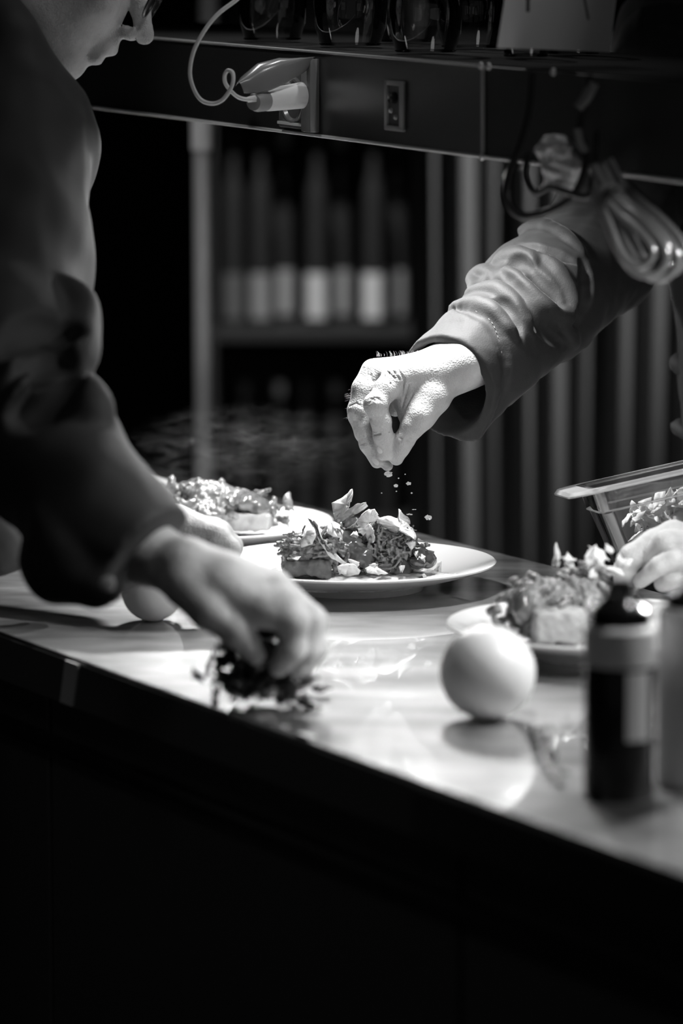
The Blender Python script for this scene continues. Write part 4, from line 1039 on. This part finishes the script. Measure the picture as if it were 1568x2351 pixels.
# near hand
lh = SD(); hd = 3.15
def Q(x, y, dz=0): return D(x, y, hd + dz / 1000)
lh.chain([Q(230, 1190, 60), Q(330, 1265, 25), Q(410, 1300, 10)], [.029, .0245, .023], .012)
for (x, y, dz, r) in ((640, 1395, -22, .0165), (655, 1370, -6, .0165), (650, 1352, 10, .016), (625, 1345, 26, .0145)):
    lh.cap(Q(430, 1310, dz * .4), Q(x - 30, y, dz), .0215, r, .010)
lh.cap(Q(520, 1345, -14), Q(520, 1335, 18), .0215, .020, .012)
for pts, rr in (([(610, 1395, -22), (672, 1425, -27), (668, 1490, -22), (640, 1530, -14)], (.0150, .0120, .0105, .0082)),
                ([(630, 1370, -6), (706, 1420, -8), (700, 1490, -6), (682, 1532, -4)], (.0155, .0122, .0105, .0082)),
                ([(628, 1352, 10), (715, 1425, 9), (720, 1490, 6), (700, 1530, 4)], (.0150, .0118, .0100, .0080)),
                ([(605, 1345, 26), (690, 1420, 25), (705, 1480, 20), (690, 1520, 14)], (.0135, .0105, .0092, .0075)),
                ([(430, 1340, -16), (480, 1395, -24), (540, 1445, -24), (590, 1500, -16)], (.020, .0165, .0125, .0095))):
    lh.chain([Q(*p) for p in pts], list(rr), .005)
for x, y, dz in ((632, 1330, -6), (600, 1318, 8), (655, 1355, -20)): lh.ell(Q(x, y + 26, dz - 4), (.011, .011, .010), k=.008)
merge_mesh(lc, sd_obj('person', lh, .0014, M['skin']))
# far hand
fh = SD(); fd = 3.60
def G(x, y, dz=0): return D(x, y, fd + dz / 1000)
fh.chain([G(300, 1190, 10), G(390, 1215, 4)], [.027, .024], .01)
for (x, y, dz, r) in ((495, 1238, -24, .013), (500, 1228, -8, .0135), (490, 1222, 8, .013), (475, 1222, 22, .012)): fh.cap(G(400, 1222, dz * .4), G(x, y, dz), .021, r, .008)
for pts in ([(495, 1238, -24), (525, 1262, -26), (505, 1300, -24), (470, 1315, -18)], [(500, 1228, -8), (530, 1255, -8), (518, 1298, -8), (480, 1318, -6)], [(490, 1222, 8), (522, 1250, 8), (512, 1295, 8), (478, 1315, 8)], [(475, 1222, 22), (508, 1248, 22), (500, 1288, 22), (470, 1305, 20)], [(410, 1240, -16), (440, 1275, -26), (470, 1300, -28)]):
    fh.chain([G(*p) for p in pts], [.013, .0105, .0092, .008][:len(pts)], .004)
merge_mesh(lc, sd_obj('person', fh, .0016, M['skin']))
# jacket of the left cook
jk = SD()
jk.cap(lT, lP + Vector((0, 0, .05)), .128, .17, .03); jk.cap(lT, D(-60, 235, 3.66), .11, .056, .02); jk.cap(D(-50, 230, 3.66), D(20, 360, 3.62), .056, .080, .012)
jk.chain([D(-40, 20, 3.58), D(14, 92, 3.57), D(122, 252, 3.60), D(150, 330, 3.60)], [.032, .030, .029, .03], .012)
jk.chain([D(0, 345, 3.56), D(8, 600, 3.44), D(-12, 840, 3.32)], [.080, .072, .074], .03)
jk.chain([D(-12, 840, 3.32), D(100, 1035, 3.24), D(220, 1190, 3.19), D(318, 1264, 3.17)], [.074, .057, .051, .047], .03)
jk.cap(lT, lS2, .115, .075, .03); jk.cap(lT, lS, .10, .07, .01); jk.cap(lT, HC - f * .10 - u * .17, .09, .052, .02)
jk.chain([lS2, lE2, D(200, 1120, 3.68)], [.07, .06, .042], .03)
jb = SD(); jb.ops = list(jk.ops)
def rid(pts, r): fold(jk, jb, pts, r, .014, False, 2.9, 4.2, .5)
def gro(pts, r): fold(jk, jb, pts, r, .014, True, 2.9, 4.2, -.4)
rid([(150, 660), (182, 720), (180, 800), (168, 840)], .014)
rid([(165, 870), (190, 925), (222, 950)], .014)
rid([(20, 845), (60, 800), (115, 782), (160, 792)], .014); rid([(60, 868), (105, 850), (145, 836)], .010); rid([(20, 965), (70, 912), (130, 868)], .012)
rid([(90, 1190), (140, 1260), (180, 1310), (215, 1340)], .010)
gro([(10, 800), (60, 768), (115, 752), (160, 758)], .012); gro([(40, 955), (90, 925), (145, 880), (158, 835)], .012); gro([(50, 866), (100, 828), (145, 815)], .008)
jk.plane(D(345, 1262, 3.17), (D(345, 1262, 3.17) - D(225, 1150, 3.19)), .003)
jk.cap(D(150, 1290, 3.17), D(230, 1330, 3.15), .036, .020, .012); jk.cap(D(215, 1365, 3.15), D(262, 1352, 3.14), .009, .007, .008)
lj = sd_obj('jacket', jk, .0036, M['cloth'], lc, lambda P: .0016 * nz(P, 40, 15)); lj['label'] = 'black cotton chef jacket with loose cuff'
mb = MB(); mb.lathe([(0, .003), (.004, .003), (.006, .002), (.0062, 0), (0, -.001)], 20, D(247, 1340, 3.105), Vector((0, 0, 1)).rotation_difference(Vector((.1, -1, .3))).to_matrix()); mb.build('cuff_button', mat('button', .16, .3), lj)
tg = SD()
for sy in (-.1, .1):
    q = lP + Vector((0, sy, -.06)); tg.chain([q + Vector((0, 0, .06)), q + Vector((.02, 0, -.44)), q + Vector((0, 0, -.84))], [.12, .085, .07], .03)
sd_obj('trousers', tg, .008, M['trousers'], lc)
for sy in (-.1, .1):
    q = lP + Vector((.05, sy, 0)); q.z = .045; sdo = SD(); sdo.ell(q, (.13, .048, .045), k=.01); sdo.plane((0, 0, .004), (0, 0, -1)); sd_obj('shoe', sdo, .005, M['black'], lc)
ap = SD(); ap.cap(D(-80, 1090, 3.55), D(0, 1250, 3.52), .034, .028, .01); ap.cap(D(20, 1180, 3.60), D(75, 1270, 3.60), .020, .014, .008)
sd_obj('apron', ap, .003, M['apron'], lc, lambda P: .003 * nz(P, 70, 4))
hr = SD(); hr.ell(HC - f * .03 + u * .052, (.082, .09, .082), Matrix((s_, f, u)).transposed(), k=.01); sd_obj('hair', hr, .004, M['hair'], lc, lambda P: .004 * nz(P, 120, 2))
sg = SD(); 
gq = lambda a, b, c2: HC + f * a + u * b + s_ * c2
gls = bpy.data.objects.new('spectacles', None); COL.objects.link(gls); gls.parent = lc
for e in (-1, 1):
    cpt = gq(.098, .002, .033 * e); ring = [cpt + s_ * (.026 * math.cos(a)) + u * (.018 * math.sin(a)) for a in np.linspace(0, 2 * math.pi, 25)]
    mb = MB(); mb.tube(ring, .0016, 8); mb.build('rim', M['rim'], gls)
    mb = MB(); mb.tube([gq(.098, .006, .058 * e), gq(.05, .008, .078 * e), gq(-.01, .004, .08 * e)], .0016, 8); mb.build('temple', M['rim'], gls)
    mb = MB(); mb.add([cpt] + ring[:-1], [(0, i + 1, (i + 1) % 24 + 1) for i in range(24)]); mb.build('lens', M['lens'], gls)
mb = MB(); mb.tube([gq(.098, .004, -.009), gq(.103, .008, 0), gq(.098, .004, .009)], .0016, 8); mb.build('bridge', M['rim'], gls)

# ------------------------------------------------------------------ steam over the back plates
sm = bpy.data.materials.new('steam_vapour'); sm.use_nodes = True; nt = sm.node_tree
for n in list(nt.nodes): nt.nodes.remove(n)
out = nt.nodes.new('ShaderNodeOutputMaterial'); vs_ = nt.nodes.new('ShaderNodeVolumeScatter'); tc = nt.nodes.new('ShaderNodeTexCoord'); mp = nt.nodes.new('ShaderNodeMapping')
n1 = nt.nodes.new('ShaderNodeTexNoise'); n1.inputs['Scale'].default_value = 4; n1.inputs['Detail'].default_value = 4; n1.inputs['Distortion'].default_value = 1.5
mr = nt.nodes.new('ShaderNodeMapRange'); mr.inputs[1].default_value = .52; mr.inputs[2].default_value = .8; mr.inputs[3].default_value = 0; mr.inputs[4].default_value = 6.0
ln = nt.nodes.new('ShaderNodeVectorMath'); ln.operation = 'LENGTH'; fo = nt.nodes.new('ShaderNodeMapRange'); fo.inputs[1].default_value = .4; fo.inputs[2].default_value = 1.0; fo.inputs[3].default_value = 1; fo.inputs[4].default_value = 0
mu = nt.nodes.new('ShaderNodeMath'); mu.operation = 'MULTIPLY'
nt.links.new(tc.outputs['Object'], n1.inputs['Vector']); nt.links.new(n1.outputs['Fac'], mr.inputs[0]); nt.links.new(tc.outputs['Object'], ln.inputs[0]); nt.links.new(ln.outputs['Value'], fo.inputs[0])
nt.links.new(mr.outputs[0], mu.inputs[0]); nt.links.new(fo.outputs[0], mu.inputs[1]); nt.links.new(mu.outputs[0], vs_.inputs['Density']); nt.links.new(vs_.outputs[0], out.inputs['Volume'])
mb = MB(); mb.lathe([(math.sin(math.pi * i / 16), -math.cos(math.pi * i / 16)) for i in range(17)], 24)
st = mb.build('steam', sm); st.location = D(560, 1030, 4.08); st.scale = (.13, .05, .05)
tag(st, 'faint wisps of steam rising from the glazed meat behind', 'steam', None, 'stuff')
